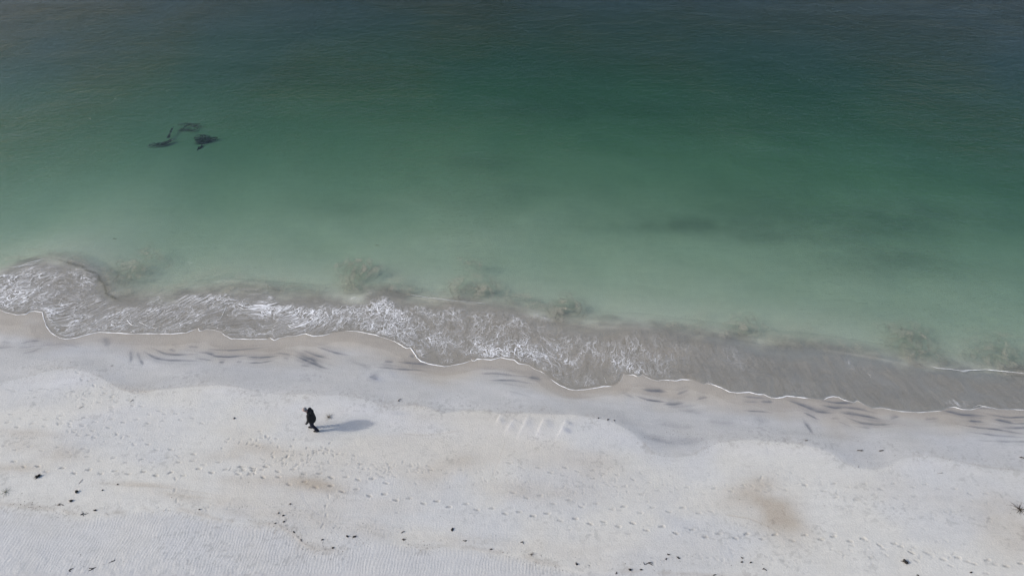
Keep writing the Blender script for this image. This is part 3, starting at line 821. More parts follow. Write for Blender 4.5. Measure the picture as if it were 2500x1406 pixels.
def water_z(x, y):
    i = int(np.clip(np.searchsorted(GW.xs, x), 0, len(GW.xs) - 1)); j = int(np.clip(np.searchsorted(GW.ys, y), 0, len(GW.ys) - 1))
    return float(ZW[j, i])


# ------------------------------------------------------------------ the bead of foam along the edge of each tongue of water
foam_mat = simple_mat('foam', (0.80, 0.81, 0.82), 0.7, 0.06, 60.0)


def foam_bead(verts, faces, pts, wmin, wmax, seed, hgt=0.45, ends=True):
    seg = np.concatenate([[0], np.cumsum(np.hypot(*np.diff(pts, axis=0).T))])
    N = max(4, int(seg[-1] / 0.045)); s = np.linspace(0, seg[-1], N)
    x = np.interp(s, seg, pts[:, 0]); y = np.interp(s, seg, pts[:, 1])
    tx = np.gradient(x); ty = np.gradient(y); l = np.maximum(np.hypot(tx, ty), 1e-6)
    nx, ny = -ty / l, tx / l
    k = fbm(s * 0.55, s * 0 + seed, seed, 2); k2 = fbm(s * 5, s * 0 + seed, seed + 5, 2)
    wd = 0.60 * (wmin + (wmax - wmin) * smooth(0.3, 0.7, k)) * (0.25 + 1.4 * k2)
    wd = wd * (0.22 + 0.78 * smooth(0.30, 0.52, fbm(s * 0.9, s * 0 + 7.7, seed + 3, 3)))
    if ends: wd = wd * smooth(0, 0.25, s) * smooth(0, 0.25, seg[-1] - s) + 0.004
    off = 0.03 * (fbm(s * 4, s * 0 + 2.2, seed + 9, 2) - 0.5)
    base = len(verts); prof = [(-1, -0.25), (-0.55, 0.7), (0.1, 1.0), (0.65, 0.6), (1, -0.25)]
    for i in range(N):
        for a, b in prof:
            px = x[i] + nx[i] * (a * wd[i] * 0.5 + off[i]); py = y[i] + ny[i] * (a * wd[i] * 0.5 + off[i])
            zz = max(float(z_sand(np.array(px), np.array(py), False)), water_z(px, py))
            verts.append((px, py, zz + b * wd[i] * hgt * 0.6 + 0.002))
    m = len(prof)
    for i in range(N - 1):
        for j in range(m - 1):
            a = base + i * m + j
            faces.append((a, a + m, a + m + 1, a + 1))


fv, ff = [], []
main = W_SW[(W_SW[:, 0] > -34) & (W_SW[:, 0] < 34)]
# thick and thin stretches as in the photo
xs_b = [line_at([[p, q]])[0][0] for p, q in ((-500, 742), (480, 803), (655, 828), (842, 808), (1152, 880), (1340, 920), (1500, 940), (1524, 913), (1720, 938), (2010, 976), (2130, 997), (2310, 996), (3000, 1030))]
wid = [(.05, .085), (.035, .06), (.05, .075), (.05, .09), (.05, .09), (.04, .065), (.004, .010), (.04, .06), (.045, .075), (.03, .05), (.03, .045), (.03, .05)]
for k in range(len(xs_b) - 1):
    m = (main[:, 0] >= xs_b[k] - 1e-6) & (main[:, 0] <= xs_b[k + 1] + 1e-6)
    seg = main[m]
    if len(seg) > 1: foam_bead(fv, ff, seg, wid[k][0], wid[k][1], 20 + k)
# inner lines where one tongue overlaps another
for i, (p, a, b_) in enumerate([
    ("270,807 285,799 300,795 315,791", .03, .05), ("309,779 315,788 322,794 332,796", .025, .05), ("340,788 350,791 362,798", .02, .035), ("372,800 382,804", .025, .045),
    ("703,792 706,797 712,800 719,800", .04, .07), ("553,745 545,765 538,780", .012, .03), ("575,745 585,750 597,756", .03, .05), ("40,655 60,645 85,638 110,632", .02, .04), ("25,654 45,650 80,645 95,638", .015, .035),
    ("1475,922 1478,932 1482,938", .012, .025), ("2272,893 2285,898 2320,901 2350,905 2370,903 2410,902 2440,905 2510,912 2600,925", .03, .05), ("2345,907 2362,908", .02, .03),
    ("2375,995 2388,989 2400,991 2420,995 2436,998", .02, .035), ("2120,912 2128,922", .01, .02), ("1150,875 1153,881 1160,882", .05, .08), ("484,799 487,808 496,807", .05, .08), ("2045,968 2052,974", .03, .05),
    ("1000,719 1050,727 1100,733 1185,741", .008, .02), ("455,640 470,642", .01, .015), ("1728,932 1740,938 1758,945", .03, .05)]):
    foam_bead(fv, ff, line_at(p), a, b_, 60 + i)
me = bpy.data.meshes.new('foam_line'); me.from_pydata(fv, [], ff); me.update()
for p in me.polygons: p.use_smooth = True
me.materials.append(foam_mat)
link('foam_line', me, kind='stuff', label='thin white bead of foam along the edge of the swash', category='foam')

#@@OBJECTS@@
# ================================================================== the walker
def skin_mesh(name, nodes, edges, sub=2, root=0):
    """nodes: (x,y,z,rx,ry); a tapered continuous surface grown round a skeleton"""
    me = bpy.data.meshes.new(name + '_skeleton')
    me.from_pydata([q[:3] for q in nodes], edges, []); me.update()
    o = bpy.data.objects.new(name + '_skeleton', me); COL.objects.link(o)
    sk = o.modifiers.new('skin', 'SKIN'); sk.branch_smoothing = 0.4
    if not me.skin_vertices: me.attributes  # layer is made with the modifier below if missing
    if len(me.skin_vertices) == 0:
        bm = bmesh.new(); bm.from_mesh(me); bm.verts.layers.skin.verify(); bm.to_mesh(me); bm.free()
    for i, q in enumerate(nodes):
        d = me.skin_vertices[0].data[i]
        d.radius = (q[3], q[4]); d.use_root = (i == root); d.use_loose = False
    ss = o.modifiers.new('subdivision', 'SUBSURF'); ss.levels = sub; ss.render_levels = sub
    dg = bpy.context.evaluated_depsgraph_get(); dg.update()
    out = bpy.data.meshes.new_from_object(o.evaluated_get(dg)); out.name = name
    bpy.data.objects.remove(o); bpy.data.meshes.remove(me)
    for p in out.polygons: p.use_smooth = True
    return out


def add_geo(me, parts):
    """append closed (verts, faces) lumps to a mesh"""
    bm = bmesh.new(); bm.from_mesh(me)
    for vs, fs in parts:
        bv = [bm.verts.new(v) for v in vs]
        for f in fs:
            try: bm.faces.new([bv[i] for i in f])
            except ValueError: pass
    bm.to_mesh(me); bm.free()
    for p in me.polygons: p.use_smooth = True


def ellipsoid(c, r, nu=12, nv=8, deform=None, rot=None):
    vs, fs = [], []
    for j in range(nv + 1):
        th = math.pi * j / nv
        for i in range(nu):
            ph = 2 * math.pi * i / nu
            p = Vector((math.sin(th) * math.cos(ph), math.sin(th) * math.sin(ph), math.cos(th)))
            if deform: p = deform(p)
            p = Vector((p.x * r[0], p.y * r[1], p.z * r[2]))
            if rot: p = rot @ p
            vs.append(tuple(Vector(c) + p))
    for j in range(nv):
        for i in range(nu):
            fs.append((j * nu + i, (j + 1) * nu + i, (j + 1) * nu + (i + 1) % nu, j * nu + (i + 1) % nu))
    return vs, fs


m_skin = simple_mat('skin', (0.34, 0.20, 0.165), 0.6, 0.15, 30)
m_hair = simple_mat('short_grey_hair', (0.20, 0.19, 0.19), 0.9, 0.4, 120)
m_coat = simple_mat('black_jacket', (0.010, 0.011, 0.013), 0.85, 0.3, 25)
m_jean = simple_mat('dark_navy_trousers', (0.010, 0.012, 0.026), 0.85, 0.35, 40)
m_shoe = simple_mat('black_shoe', (0.008, 0.008, 0.009), 0.6, 0.3, 30)

# local frame: x forward, y to the walker's left, z up
PEL = (-0.02, 0, 0.92); SPI = (-0.03, 0, 1.08); CHE = (-0.02, 0, 1.28); NKB = (0.04, 0, 1.43); NCK = (0.085, 0, 1.49); HED = (0.125, 0, 1.575)
SH = {1: (0.0, 0.175, 1.385), -1: (0.0, -0.175, 1.385)}
EL = {1: (0.03, 0.245, 1.11), -1: (-0.05, -0.245, 1.11)}
WR = {1: (0.15, 0.235, 0.89), -1: (-0.02, -0.25, 0.87)}
HIP = {1: (-0.02, 0.095, 0.88), -1: (-0.02, -0.095, 0.88)}
KN = {1: (0.02, 0.105, 0.48), -1: (0.13, -0.10, 0.49)}
AN = {1: (-0.15, 0.105, 0.10), -1: (0.13, -0.105, 0.09)}


def hand_nodes(side, nodes, edges, wrist_i, k):
    wx, wy, wz = WR[side]
    ex, ey, ez = EL[side]
    d = (Vector(WR[side]) - Vector(EL[side])).normalized()
    fw = Vector((1, 0, 0)); fw = (fw - d * fw.dot(d)).normalized()
    inn = d.cross(fw) * (1 if side > 0 else -1)
    if inn.y * side > 0: inn = -inn
    def add(v, r):
        nodes.append((v.x, v.y, v.z, r, r)); return len(nodes) - 1
    W = Vector(WR[side])
    palm = add(W + d * 0.055 + inn * 0.004, 0.026 * k); edges.append((wrist_i, palm))
    for f, ln in enumerate((0.070, 0.080, 0.074, 0.056)):
        o = (0.030 - 0.020 * f)
        a = add(W + d * 0.095 + fw * o, 0.0105 * k); edges.append((palm, a))
        b = add(W + d * (0.095 + ln * 0.5) + fw * o * 1.05 + inn * 0.010, 0.0090 * k); edges.append((a, b))
        c = add(W + d * (0.095 + ln * 0.9) + fw * o * 1.0 + inn * 0.030, 0.0080 * k); edges.append((b, c))
    t1 = add(W + d * 0.045 + fw * 0.036 + inn * 0.012, 0.0125 * k); edges.append((palm, t1))
    t2 = add(W + d * 0.085 + fw * 0.056 + inn * 0.020, 0.0100 * k); edges.append((t1, t2))
    t3 = add(W + d * 0.112 + fw * 0.055 + inn * 0.026, 0.0085 * k); edges.append((t2, t3))


def body_skeleton():
    nd, ed = [], []
    def a(p, rx, ry, par=None):
        nd.append((p[0], p[1], p[2], rx, ry)); i = len(nd) - 1
        if par is not None: ed.append((par, i))
        return i
    pel = a(PEL, .11, .12); spi = a(SPI, .10, .11, pel); che = a(CHE, .10, .11, spi); nkb = a(NKB, .07, .08, che)
    nck = a(NCK, .052, .055, nkb)
    h1 = a((HED[0] + .012, 0, HED[2] - .02), .082, .075, nck); h2 = a((HED[0] + .02, 0, HED[2] + .065), .075, .070, h1)
    for s in (1, -1):
        sh = a(SH[s], .042, .042, che); ml = a(tuple(Vector(SH[s]).lerp(Vector(EL[s]), .5)), .038, .038, sh); el = a(EL[s], .034, .034, ml); wr = a(WR[s], .024, .024, el)
        hand_nodes(s, nd, ed, wr, .85)
        hp = a(HIP[s], .085, .085, pel); kn = a(KN[s], .058, .058, hp)
        cf = a(tuple(Vector(KN[s]).lerp(Vector(AN[s]), .35) + Vector((-.015, 0, 0))), .055, .055, kn)
        an = a(AN[s], .036, .036, cf)
        tz = .035
        to = a((AN[s][0] + .15, AN[s][1] + s * .02, tz), .030, .036, an)
    return nd, ed


nd, ed = body_skeleton()
body_me = skin_mesh('person', nd, ed, 2)
HR = Matrix.Rotation(R(24), 3, 'Y')                 # the head bows forward
hc = Vector(HED) + Vector((0.012, 0, 0.022))


def skull(p):
    q = p.copy()
    if q.z < 0: q.y *= 1 + 0.28 * q.z; q.x = q.x * (1 + 0.12 * q.z) + 0.06 * -q.z
    return q


parts = [ellipsoid(hc, (.098, .077, .118), 18, 14, skull, HR)]
parts.append(ellipsoid(hc + HR @ Vector((.102, 0, -.018)), (.014, .011, .020), 8, 6, None, HR))            # nose
parts.append(ellipsoid(hc + HR @ Vector((.088, 0, -.066)), (.012, .024, .006), 8, 6, None, HR))            # mouth
parts.append(ellipsoid(hc + HR @ Vector((.060, 0, -.108)), (.030, .028, .018), 8, 6, None, HR))            # chin
for s in (1, -1):
    parts.append(ellipsoid(hc + HR @ Vector((-.004, s * .076, -.012)), (.018, .010, .030), 8, 6, None, HR))  # ears
    parts.append(ellipsoid(hc + HR @ Vector((.084, s * .030, .004)), (.012, .014, .010), 8, 6, None, HR))    # eyes
    parts.append(ellipsoid(hc + HR @ Vector((.086, s * .030, .022)), (.012, .024, .006), 8, 4, None, HR))    # brows
add_geo(body_me, parts)
body_me.materials.append(m_skin)

left_foot = line_at([[770.5, 1053.5]])[0]
px_, py_, pz_ = left_foot[0] - 0.045, left_foot[1] + 0.11, 0.0
pz_ = ground(px_, py_) - 0.002
person = link('person', body_me, label='person in black hooded jacket and dark trousers walking with head bowed along the sand', category='person')
person.location = (px_, py_, pz_)
person.rotation_euler = (0, 0, R(183))


def worn(name, me, mat, parent=person, label=None):
    me.materials.append(mat)
    o = link(name, me, parent)
    if label: o['label'] = label
    return o


def loft(vs, fs, rings, m=18):
    """closed skin through (centre, rx, ry) rings stacked along their own path"""
    base = len(vs); n_ = len(rings)
    for i, (c, rx, ry) in enumerate(rings):
        t = (Vector(rings[min(i + 1, n_ - 1)][0]) - Vector(rings[max(i - 1, 0)][0])).normalized()
        b = Vector((0, 1, 0)); b = (b - t * b.dot(t)).normalized(); a = b.cross(t).normalized()
        for k in range(m):
            an = 2 * math.pi * k / m
            vs.append(tuple(Vector(c) + a * math.cos(an) * rx + b * math.sin(an) * ry))
    for i in range(n_ - 1):
        for k in range(m):
            fs.append((base + i * m + k, base + i * m + (k + 1) % m, base + (i + 1) * m + (k + 1) % m, base + (i + 1) * m + k))
    fs.append(tuple(base + k for k in range(m))[::-1]); fs.append(tuple(base + (n_ - 1) * m + k for k in range(m)))


def fuse(name, vs, fs, vox=0.014):
    """overlapping lofts melted into one continuous cloth surface"""
    me = bpy.data.meshes.new(name + '_raw'); me.from_pydata(vs, [], fs); me.update()
    bm = bmesh.new(); bm.from_mesh(me); bmesh.ops.recalc_face_normals(bm, faces=bm.faces); bm.to_mesh(me); bm.free()
    o = bpy.data.objects.new(name + '_raw', me); COL.objects.link(o)
    rm = o.modifiers.new('remesh', 'REMESH'); rm.mode = 'VOXEL'; rm.voxel_size = vox
    sm = o.modifiers.new('smooth', 'SMOOTH'); sm.factor = 0.5; sm.iterations = 6
    dg = bpy.context.evaluated_depsgraph_get(); dg.update()
    out = bpy.data.meshes.new_from_object(o.evaluated_get(dg)); out.name = name
    bpy.data.objects.remove(o); bpy.data.meshes.remove(me)
    for p in out.polygons: p.use_smooth = True
    return out


def limb(vs, fs, pts, rads):
    P = [Vector(p) for p in pts]; rings = []
    for i in range(len(P) - 1):
        for k in range(5):
            t = k / 5; r_ = rads[i] + (rads[i + 1] - rads[i]) * t
            rings.append((tuple(P[i].lerp(P[i + 1], t)), r_, r_))
    rings.append((tuple(P[-1]), rads[-1], rads[-1]))
    loft(vs, fs, rings, 14)


def ja(p, rx, ry, par=None):
    nd.append((p[0], p[1], p[2], rx, ry)); i = len(nd) - 1
    if par is not None: ed.append((par, i))
    return i


# jacket: padded torso and sleeves in one
vs, fs = [], []
loft(vs, fs, [((-.035, 0, .76), .150, .190), ((-.040, 0, .80), .172, .208), ((-.045, 0, .90), .180, .212), ((-.045, 0, 1.02), .172, .205), ((-.045, 0, 1.14), .165, .205),
              ((-.045, 0, 1.26), .155, .205), ((-.035, 0, 1.35), .135, .190), ((-.010, 0, 1.41), .105, .150), ((.025, 0, 1.45), .075, .090), ((.05, 0, 1.475), .062, .068)])
for s in (1, -1):
    limb(vs, fs, [(SH[s][0] - .02, SH[s][1] - s * .05, SH[s][2]), SH[s], EL[s], tuple(Vector(EL[s]).lerp(Vector(WR[s]), 1.02))], [.095, .092, .076, .054])
jk = worn('jacket', fuse('jacket', vs, fs), m_coat)
# hood lying on the shoulders behind the neck
hood_me = bpy.data.meshes.new('hood'); hood_me.from_pydata([], [], [])
add_geo(hood_me, [ellipsoid((-.10, 0, 1.415), (.105, .15, .085), 14, 10, lambda p: Vector((p.x - .25 * p.z * p.z, p.y * (1 - .2 * p.x), p.z))),
                  ellipsoid((.0, .085, 1.455), (.085, .045, .05), 10, 8), ellipsoid((.0, -.085, 1.455), (.085, .045, .05), 10, 8)])
worn('hood', hood_me, m_coat, jk)
# trousers
vs, fs = [], []
loft(vs, fs, [((-.03, 0, 1.0), .120, .160), ((-.03, 0, .92), .140, .178), ((-.03, 0, .84), .135, .178), ((-.02, 0, .79), .10, .15)])
for s in (1, -1):
    limb(vs, fs, [(HIP[s][0], HIP[s][1], HIP[s][2] + .03), tuple(Vector(HIP[s]).lerp(Vector(KN[s]), .4)), KN[s], tuple(Vector(KN[s]).lerp(Vector(AN[s]), .5)), (AN[s][0] + .005, AN[s][1], AN[s][2] - .035)], [.100, .098, .078, .074, .070])
worn('trousers', fuse('trousers', vs, fs), m_jean)
for s in (1, -1):
    ax, ay, az = AN[s]
    sm = bpy.data.meshes.new('shoe'); sm.from_pydata([], [], [])
    add_geo(sm, [ellipsoid((ax + .065, ay + s * .01, .052), (.140, .052, .050), 18, 10, lambda p: Vector((math.copysign(abs(p.x) ** .7, p.x), math.copysign(abs(p.y) ** .75, p.y) * (1 + .12 * p.x), max(p.z, -.9) * (1 - .28 * p.x)))),
                 ellipsoid((ax, ay, .095), (.062, .052, .06), 12, 8)])
    worn('shoe', sm, m_shoe)
    nd, ed = [], []
    gc = ja(tuple(Vector(WR[s]).lerp(Vector(EL[s]), .22)), .044, .044); g0 = ja(WR[s], .042, .042, gc)
    hand_nodes(s, nd, ed, g0, 1.5)
    worn('glove', skin_mesh('glove', nd, ed, 1), m_shoe)
hair_me = bpy.data.meshes.new('hair'); hair_me.from_pydata([], [], [])
add_geo(hair_me, [ellipsoid(hc + HR @ Vector((-.014, 0, .014)), (.098, .083, .113), 18, 14, lambda p: skull(Vector((p.x if p.x < .35 else .35, p.y, p.z if p.z > -.45 else -.45))), HR)])
worn('hair', hair_me, m_hair, person, 'short grey cropped hair')

# ================================================================== plants
m_dry = simple_mat('dry_grass', (0.16, 0.14, 0.11), 0.9, 0.4, 20)
m_green = simple_mat('grey_green_sprig', (0.17, 0.18, 0.14), 0.9, 0.4, 20)
m_weed = simple_mat('black_seaweed', (0.016, 0.014, 0.012), 0.55, 0.5, 30)
m_weed2 = simple_mat('brown_seaweed', (0.055, 0.042, 0.028), 0.7, 0.5, 30)
m_wood = simple_mat('dark_driftwood', (0.045, 0.036, 0.030), 0.85, 0.5, 35)
m_pale = simple_mat('grey_driftwood', (0.20, 0.18, 0.16), 0.9, 0.3, 35)
m_sub = simple_mat('drifting_seaweed', (0.040, 0.050, 0.038), 0.9, 0.4, 8)


def tube(vs, fs, pts, rads, m=6):
    base = len(vs); n_ = len(pts)
    for i, p in enumerate(pts):
        t = (Vector(pts[min(i + 1, n_ - 1)]) - Vector(pts[max(i - 1, 0)])).normalized()
        a = t.cross(Vector((0, 0, 1)));
        if a.length < .05: a = t.cross(Vector((1, 0, 0)))
        a.normalize(); b = t.cross(a)
        for k in range(m):
            q = Vector(p) + (a * math.cos(2 * math.pi * k / m) + b * math.sin(2 * math.pi * k / m)) * rads[i]
            vs.append(tuple(q))
    for i in range(n_ - 1):
        for k in range(m):
            fs.append((base + i * m + k, base + i * m + (k + 1) % m, base + (i + 1) * m + (k + 1) % m, base + (i + 1) * m + k))
    fs.append(tuple(base + k for k in range(m))[::-1]); fs.append(tuple(base + (n_ - 1) * m + k for k in range(m)))


def finish(name, vs, fs, mat):
    me = bpy.data.meshes.new(name); me.from_pydata(vs, [], fs); me.update()
    for p in me.polygons: p.use_smooth = True
    me.materials.append(mat)
    return me


def blade_mesh(rnd, L, w, lift):
    """one thin curved blade from the origin along +x"""
    vs, fs = [], []
    pts = []; x = z = 0.0; a = lift
    for i in range(6):
        pts.append((x, 0.04 * L * math.sin(i * 1.1 + rnd.random()), max(z, 0.004)))
        x += math.cos(a) * L / 5; z += math.sin(a) * L / 5; a -= rnd.uniform(.12, .32)
    tube(vs, fs, pts, [w * (1 - .8 * i / 5) for i in range(6)], 4)
    return vs, fs


def spot(px, py):
    q = line_at([[px, py]])[0]
    return q[0], q[1], ground(q[0], q[1])


def plant(name, px, py, size, nblade, mat, label, seed, w=.006, lift=(.3, 1.1), cat='plant'):
    rnd = random.Random(seed)
    e = bpy.data.objects.new(name, None); COL.objects.link(e)
    x, y, z = spot(px, py); e.location = (x, y, z - .004); e.empty_display_size = .1
    e['label'] = label; e['category'] = cat
    for k in range(nblade):
        vs, fs = blade_mesh(rnd, size * rnd.uniform(.6, 1.1), w * rnd.uniform(.7, 1.3), rnd.uniform(*lift))
        o = link('blade', finish('blade', vs, fs, mat), e)
        o.rotation_euler = (0, 0, 2 * math.pi * (k + rnd.random() * .7) / nblade)
    return e


plant('dry_grass_tuft', 803, 1018, .26, 15, m_dry, 'spindly dry grass tuft on pale sand just right of the walker', 3, .0085)
plant('sparse_sprig', 14, 1200, .42, 11, m_green, 'sparse grey green sprig lying on sand at the left edge', 5, .008, (.1, .7))
plant('brown_dead_sprig', 2490, 1243, .50, 16, m_weed2, 'brown dead sprig half buried in sand at the right edge', 8, .012, (.05, .5))
plant('forked_dry_stalk', 1298, 1353, .20, 7, m_dry, 'forked dry stalk standing on the edge of the rippled sand', 12, .009, (.5, 1.2))


# ================================================================== things washed up on the sand
def clump(rnd, sx, sy, mat):
    """a crumpled wad of weed: twisted straps over a lumpy core"""
    vs, fs = [], []
    ph = [rnd.uniform(0, 6.28) for _ in range(6)]
    def dfm(p):
        k = 1 + .28 * math.sin(3 * math.atan2(p.y, p.x) + ph[0]) + .20 * math.sin(5 * math.atan2(p.y, p.x) + ph[1]) + .2 * math.sin(4 * p.z + ph[2])
        return Vector((p.x * k, p.y * k, max(p.z, -.15) * (1 + .3 * math.sin(4 * p.x + ph[3]))))
    a, b = ellipsoid((0, 0, .3 * min(sx, sy)), (sx * .36, sy * .36, min(sx, sy) * .38), 14, 9, dfm)
    vs += a; fs += b
    for k in range(7):
        an = 2 * math.pi * k / 7 + rnd.uniform(-.3, .3); L = rnd.uniform(.35, .62)
        pts = []
        for i in range(5):
            t = i / 4
            pts.append((sx * L * t * math.cos(an + .8 * t * rnd.uniform(-1, 1)), sy * L * t * math.sin(an + .8 * t * rnd.uniform(-1, 1)),
                        min(sx, sy) * (.45 * (1 - t) ** 1.2) + .006))
        r0 = .10 * min(sx, sy)
        tube(vs, fs, pts, [r0, r0 * 1.1, r0 * .9, r0 * .7, r0 * .3], 5)
    return finish('seaweed_clump', vs, fs, mat)


def twig(rnd, L, r, mat, bend=.12, forks=1):
    vs, fs = [], []
    def arm(p0, an, ln, rr, lift):
        pts = []; x, y = p0[0], p0[1]; a = an
        for i in range(7):
            t = i / 6
            pts.append((x, y, p0[2] + lift * math.sin(math.pi * t) + rr * .8))
            x += math.cos(a) * ln / 6; y += math.sin(a) * ln / 6; a += rnd.uniform(-bend, bend) * 2.2
        tube(vs, fs, pts, [rr * q for q in (.7, 1, .95, .9, .8, .6, .3)], 6)
        return pts
    p = arm((-L / 2, 0, 0), 0, L, r, r * 1.4)
    for k in range(forks):
        q = p[rnd.choice((1, 2, 4, 5))]
        arm((q[0], q[1], max(q[2] - r, 0)), rnd.choice((-1, 1)) * rnd.uniform(.5, 1.1), L * rnd.uniform(.2, .38), r * .6, r)
    return finish('driftwood_twig', vs, fs, mat)


def strands(rnd, sx, sy, n_, r, mat):
    """a loose tangle of thin strands"""
    vs, fs = [], []; done = []
    for k in range(n_):
        x, y = (rnd.uniform(-.45, .1) * sx, rnd.uniform(-.3, .3) * sy) if not k else rnd.choice(done); a = rnd.uniform(-.8, .8) + (math.pi if rnd.random() < .3 else 0)
        L = rnd.uniform(.25, .55) * max(sx, sy); pts = []
        for i in range(6):
            pts.append((x, y, r * .7 + .02 * rnd.random() * (i in (2, 3)))); done.append((x, y))
            x += math.cos(a) * L / 5; y += math.sin(a) * L / 5 * .7; a += rnd.uniform(-.6, .6)
        tube(vs, fs, pts, [r * q for q in (.5, 1, 1.1, 1, .8, .4)], 5)
    return finish('seaweed_strands', vs, fs, mat)


# kind, px, py, size (m), second size, heading (deg), label
DEBRIS = [
 ('clump', 93, 1163, .34, .20, 40, 'big black seaweed clump, largest on the sand at far left'),
 ('clump', 187, 1200, .20, .17, 80, 'black seaweed clump with a spike just below the left footprint trail'),
 ('clump', 1104, 1292, .19, .12, 62, 'rounded black seaweed clump alone on bare sand above the ripples'),
 ('clump', 2210, 1371, .34, .20, -50, 'star shaped black seaweed clump near the bottom right corner'),
 ('clump', 173, 1222, .24, .13, 15, 'two lobed black seaweed wad between spiked clump and rippled sand'),
 ('clump', 232, 1245, .19, .10, 5, 'low black seaweed wad just above the left end of the ripple edge'),
 ('clump', 848, 1309, .14, .10, -30, 'left one of a close pair of black seaweed scraps'),
 ('clump', 865, 1310, .20, .10, 25, 'right longer one of a close pair of black seaweed scraps'),
 ('clump', 813, 1337, .14, .09, 10, 'small black seaweed scrap in the lowest dip of the ripple edge'),
 ('clump', 787, 1317, .14, .08, 35, 'small slanted black seaweed scrap inside the bay of the ripple edge'),
 ('clump', 709, 1230, .12, .08, 0, 'tiny black seaweed bit on a faint curved drift line'),
 ('clump', 680, 1252, .09, .08, 0, 'tiny round black seaweed bit, upper of two above the ripples'),
 ('clump', 692, 1258, .13, .09, 30, 'small black seaweed bit, lower of two above the ripples'),
 ('clump', 250, 1196, .10, .07, 60, 'tiny dark seaweed bit right of the spiked clump'),
 ('clump', 287, 1182, .09, .08, 0, 'tiny dark seaweed bit at the left tip of a tan sand streak'),
 ('clump', 572, 1021, .14, .09, 55, 'small dark seaweed bit alone on sand left of the walker'),
 ('clump', 1461, 1020, .10, .08, 0, 'dark speck of seaweed, leftmost of three on the terrace edge'),
 ('clump', 1484, 1024, .14, .08, 40, 'dark bit of seaweed, middle of three on the terrace edge'),
 ('clump', 1500, 1026, .13, .06, -60, 'dark bit of seaweed, rightmost of three on the terrace edge'),
 ('clump', 1538, 1390, .17, .12, -10, 'black seaweed bit at the bottom edge, left of a pair'),
 ('clump', 1565, 1390, .15, .08, 5, 'black seaweed bit at the bottom edge, right of a pair'),
 ('clump', 1632, 1353, .18, .07, -15, 'flat black seaweed scrap, upper of two one above the other'),
 ('clump', 1626, 1364, .12, .07, 70, 'small black seaweed scrap, lower of two one above the other'),
 ('clump', 1656, 1361, .18, .08, -30, 'dark seaweed scrap right of two stacked scraps near the bottom'),
 ('clump', 1812, 1361, .13, .07, -20, 'upper of two tiny black scraps right of the bottom centre'),
 ('clump', 1811, 1371, .12, .08, 10, 'lower of two tiny black scraps right of the bottom centre'),
 ('clump', 1833, 1372, .14, .07, 30, 'tiny black scrap to the right of two stacked ones'),
 ('clump', 1408, 1376, .16, .10, -45, 'black seaweed scrap by the right end of the ripple edge'),
 ('clump', 2371, 1396, .14, .08, 15, 'small black seaweed bit at the bottom right edge'),
 ('clump', 2241, 1403, .12, .07, -15, 'tiny black seaweed bit on the bottom edge below the star shaped clump'),
 ('clump', 735, 1318, .13, .06, -60, 'thin dark seaweed scrap on the steep side of the ripple edge'),
 ('clump', 693, 1273, .12, .08, 40, 'dark scrap on the ripple edge below two tiny bits'),
 ('clump', 672, 1277, .11, .06, 20, 'dark scrap on the ripple edge, left of another'),
 ('clump', 1199, 1340, .15, .07, 15, 'dark scrap on the ripple edge right of bottom centre'),
 ('clump', 487, 1243, .12, .07, 20, 'dark scrap at the corner of the ripple edge on the left'),
 ('strands', 148, 1232, .34, .14, 10, 'loose dark seaweed strands left of the two lobed wad'),
 ('strands', 200, 1254, .42, .14, -12, 'long tangle of dark seaweed on the left ripple edge'),
 ('strands', 992, 1316, .34, .10, -20, 'tangle of dark seaweed strands on the ripple edge crest'),
 ('strands', 1140, 1319, .26, .08, 0, 'two short dark strands just above the ripple edge'),
 ('strands', 175, 1389, .32, .12, 35, 'slanting dark strands on rough sand at the bottom left'),
 ('strands', 218, 1384, .46, .12, 10, 'scattered dark strands right of the slanting ones at bottom left'),
 ('strands', 278, 1366, .24, .12, 25, 'faint dark strands highest of the bottom left scraps'),
 ('strands', 716, 1297, .20, .08, -50, 'dark strands running down the slope of the ripple edge'),
 ('strands', 1590, 1375, .62, .10, 10, 'long thin dark strands lying flat near the bottom edge'),
 ('strands', 1505, 1400, .20, .08, 20, 'short dark strands cut by the bottom edge'),
 ('strands', 1745, 1402, .24, .10, 40, 'forked dark strands cut by the bottom edge further right'),
 ('strands', 1872, 1390, .26, .06, -30, 'thin dark strands near the bottom edge right of three scraps'),
 ('twig', 2100, 1100, .34, .022, -6, 'forked dark twig on the damp sand, left of a pair'),
 ('twig', 2152, 1100, .30, .022, 6, 'dark twig on the damp sand, right of a pair'),
 ('twig', 2497, 1117, .34, .024, -5, 'dark twig cut by the right edge of the picture'),
 ('twig', 2296, 1156, .34, .010, -4, 'thin pale twig on dry sand right of the pair of dark twigs'),
 ('twig', 1969, 1076, .18, .020, -12, 'short dark twig on the terrace edge left of the pair'),
 ('twig', 977, 978, .28, .020, 8, 'curved dark twig on damp sand right of the walker'),
 ('twig', 273, 893, .16, .010, 2, 'short thin twig on damp sand below the streaks at left'),
 ('twig', 198, 994, .24, .012, 35, 'slanting thin twig on the pale terrace at left'),
 ('twig', 322, 978, .22, .011, 50, 'thin slanting twig on the blue grey sand at left'),
 ('twig', 984, 1298, .20, .018, 32, 'short slanted stick above the strand tangle'),
 ('twig', 1276, 1322, .22, .016, 18, 'wavy dark stick above the forked dry stalk'),
 ('twig', 198, 1175, .26, .010, 55, 'thin slanting twig above the spiked clump'),
 ('twig', 2095, 1139, .16, .008, 70, 'curled pale hoop of twig below the forked dark twig'),
]
mats = {'clump': m_weed, 'strands': m_weed2, 'twig': m_wood}
groups = {'clump': 'seaweed clumps on the sand', 'strands': 'seaweed strands on the sand', 'twig': 'twigs on the sand'}
names = {'clump': 'seaweed_clump', 'strands': 'seaweed_strands', 'twig': 'driftwood_twig'}
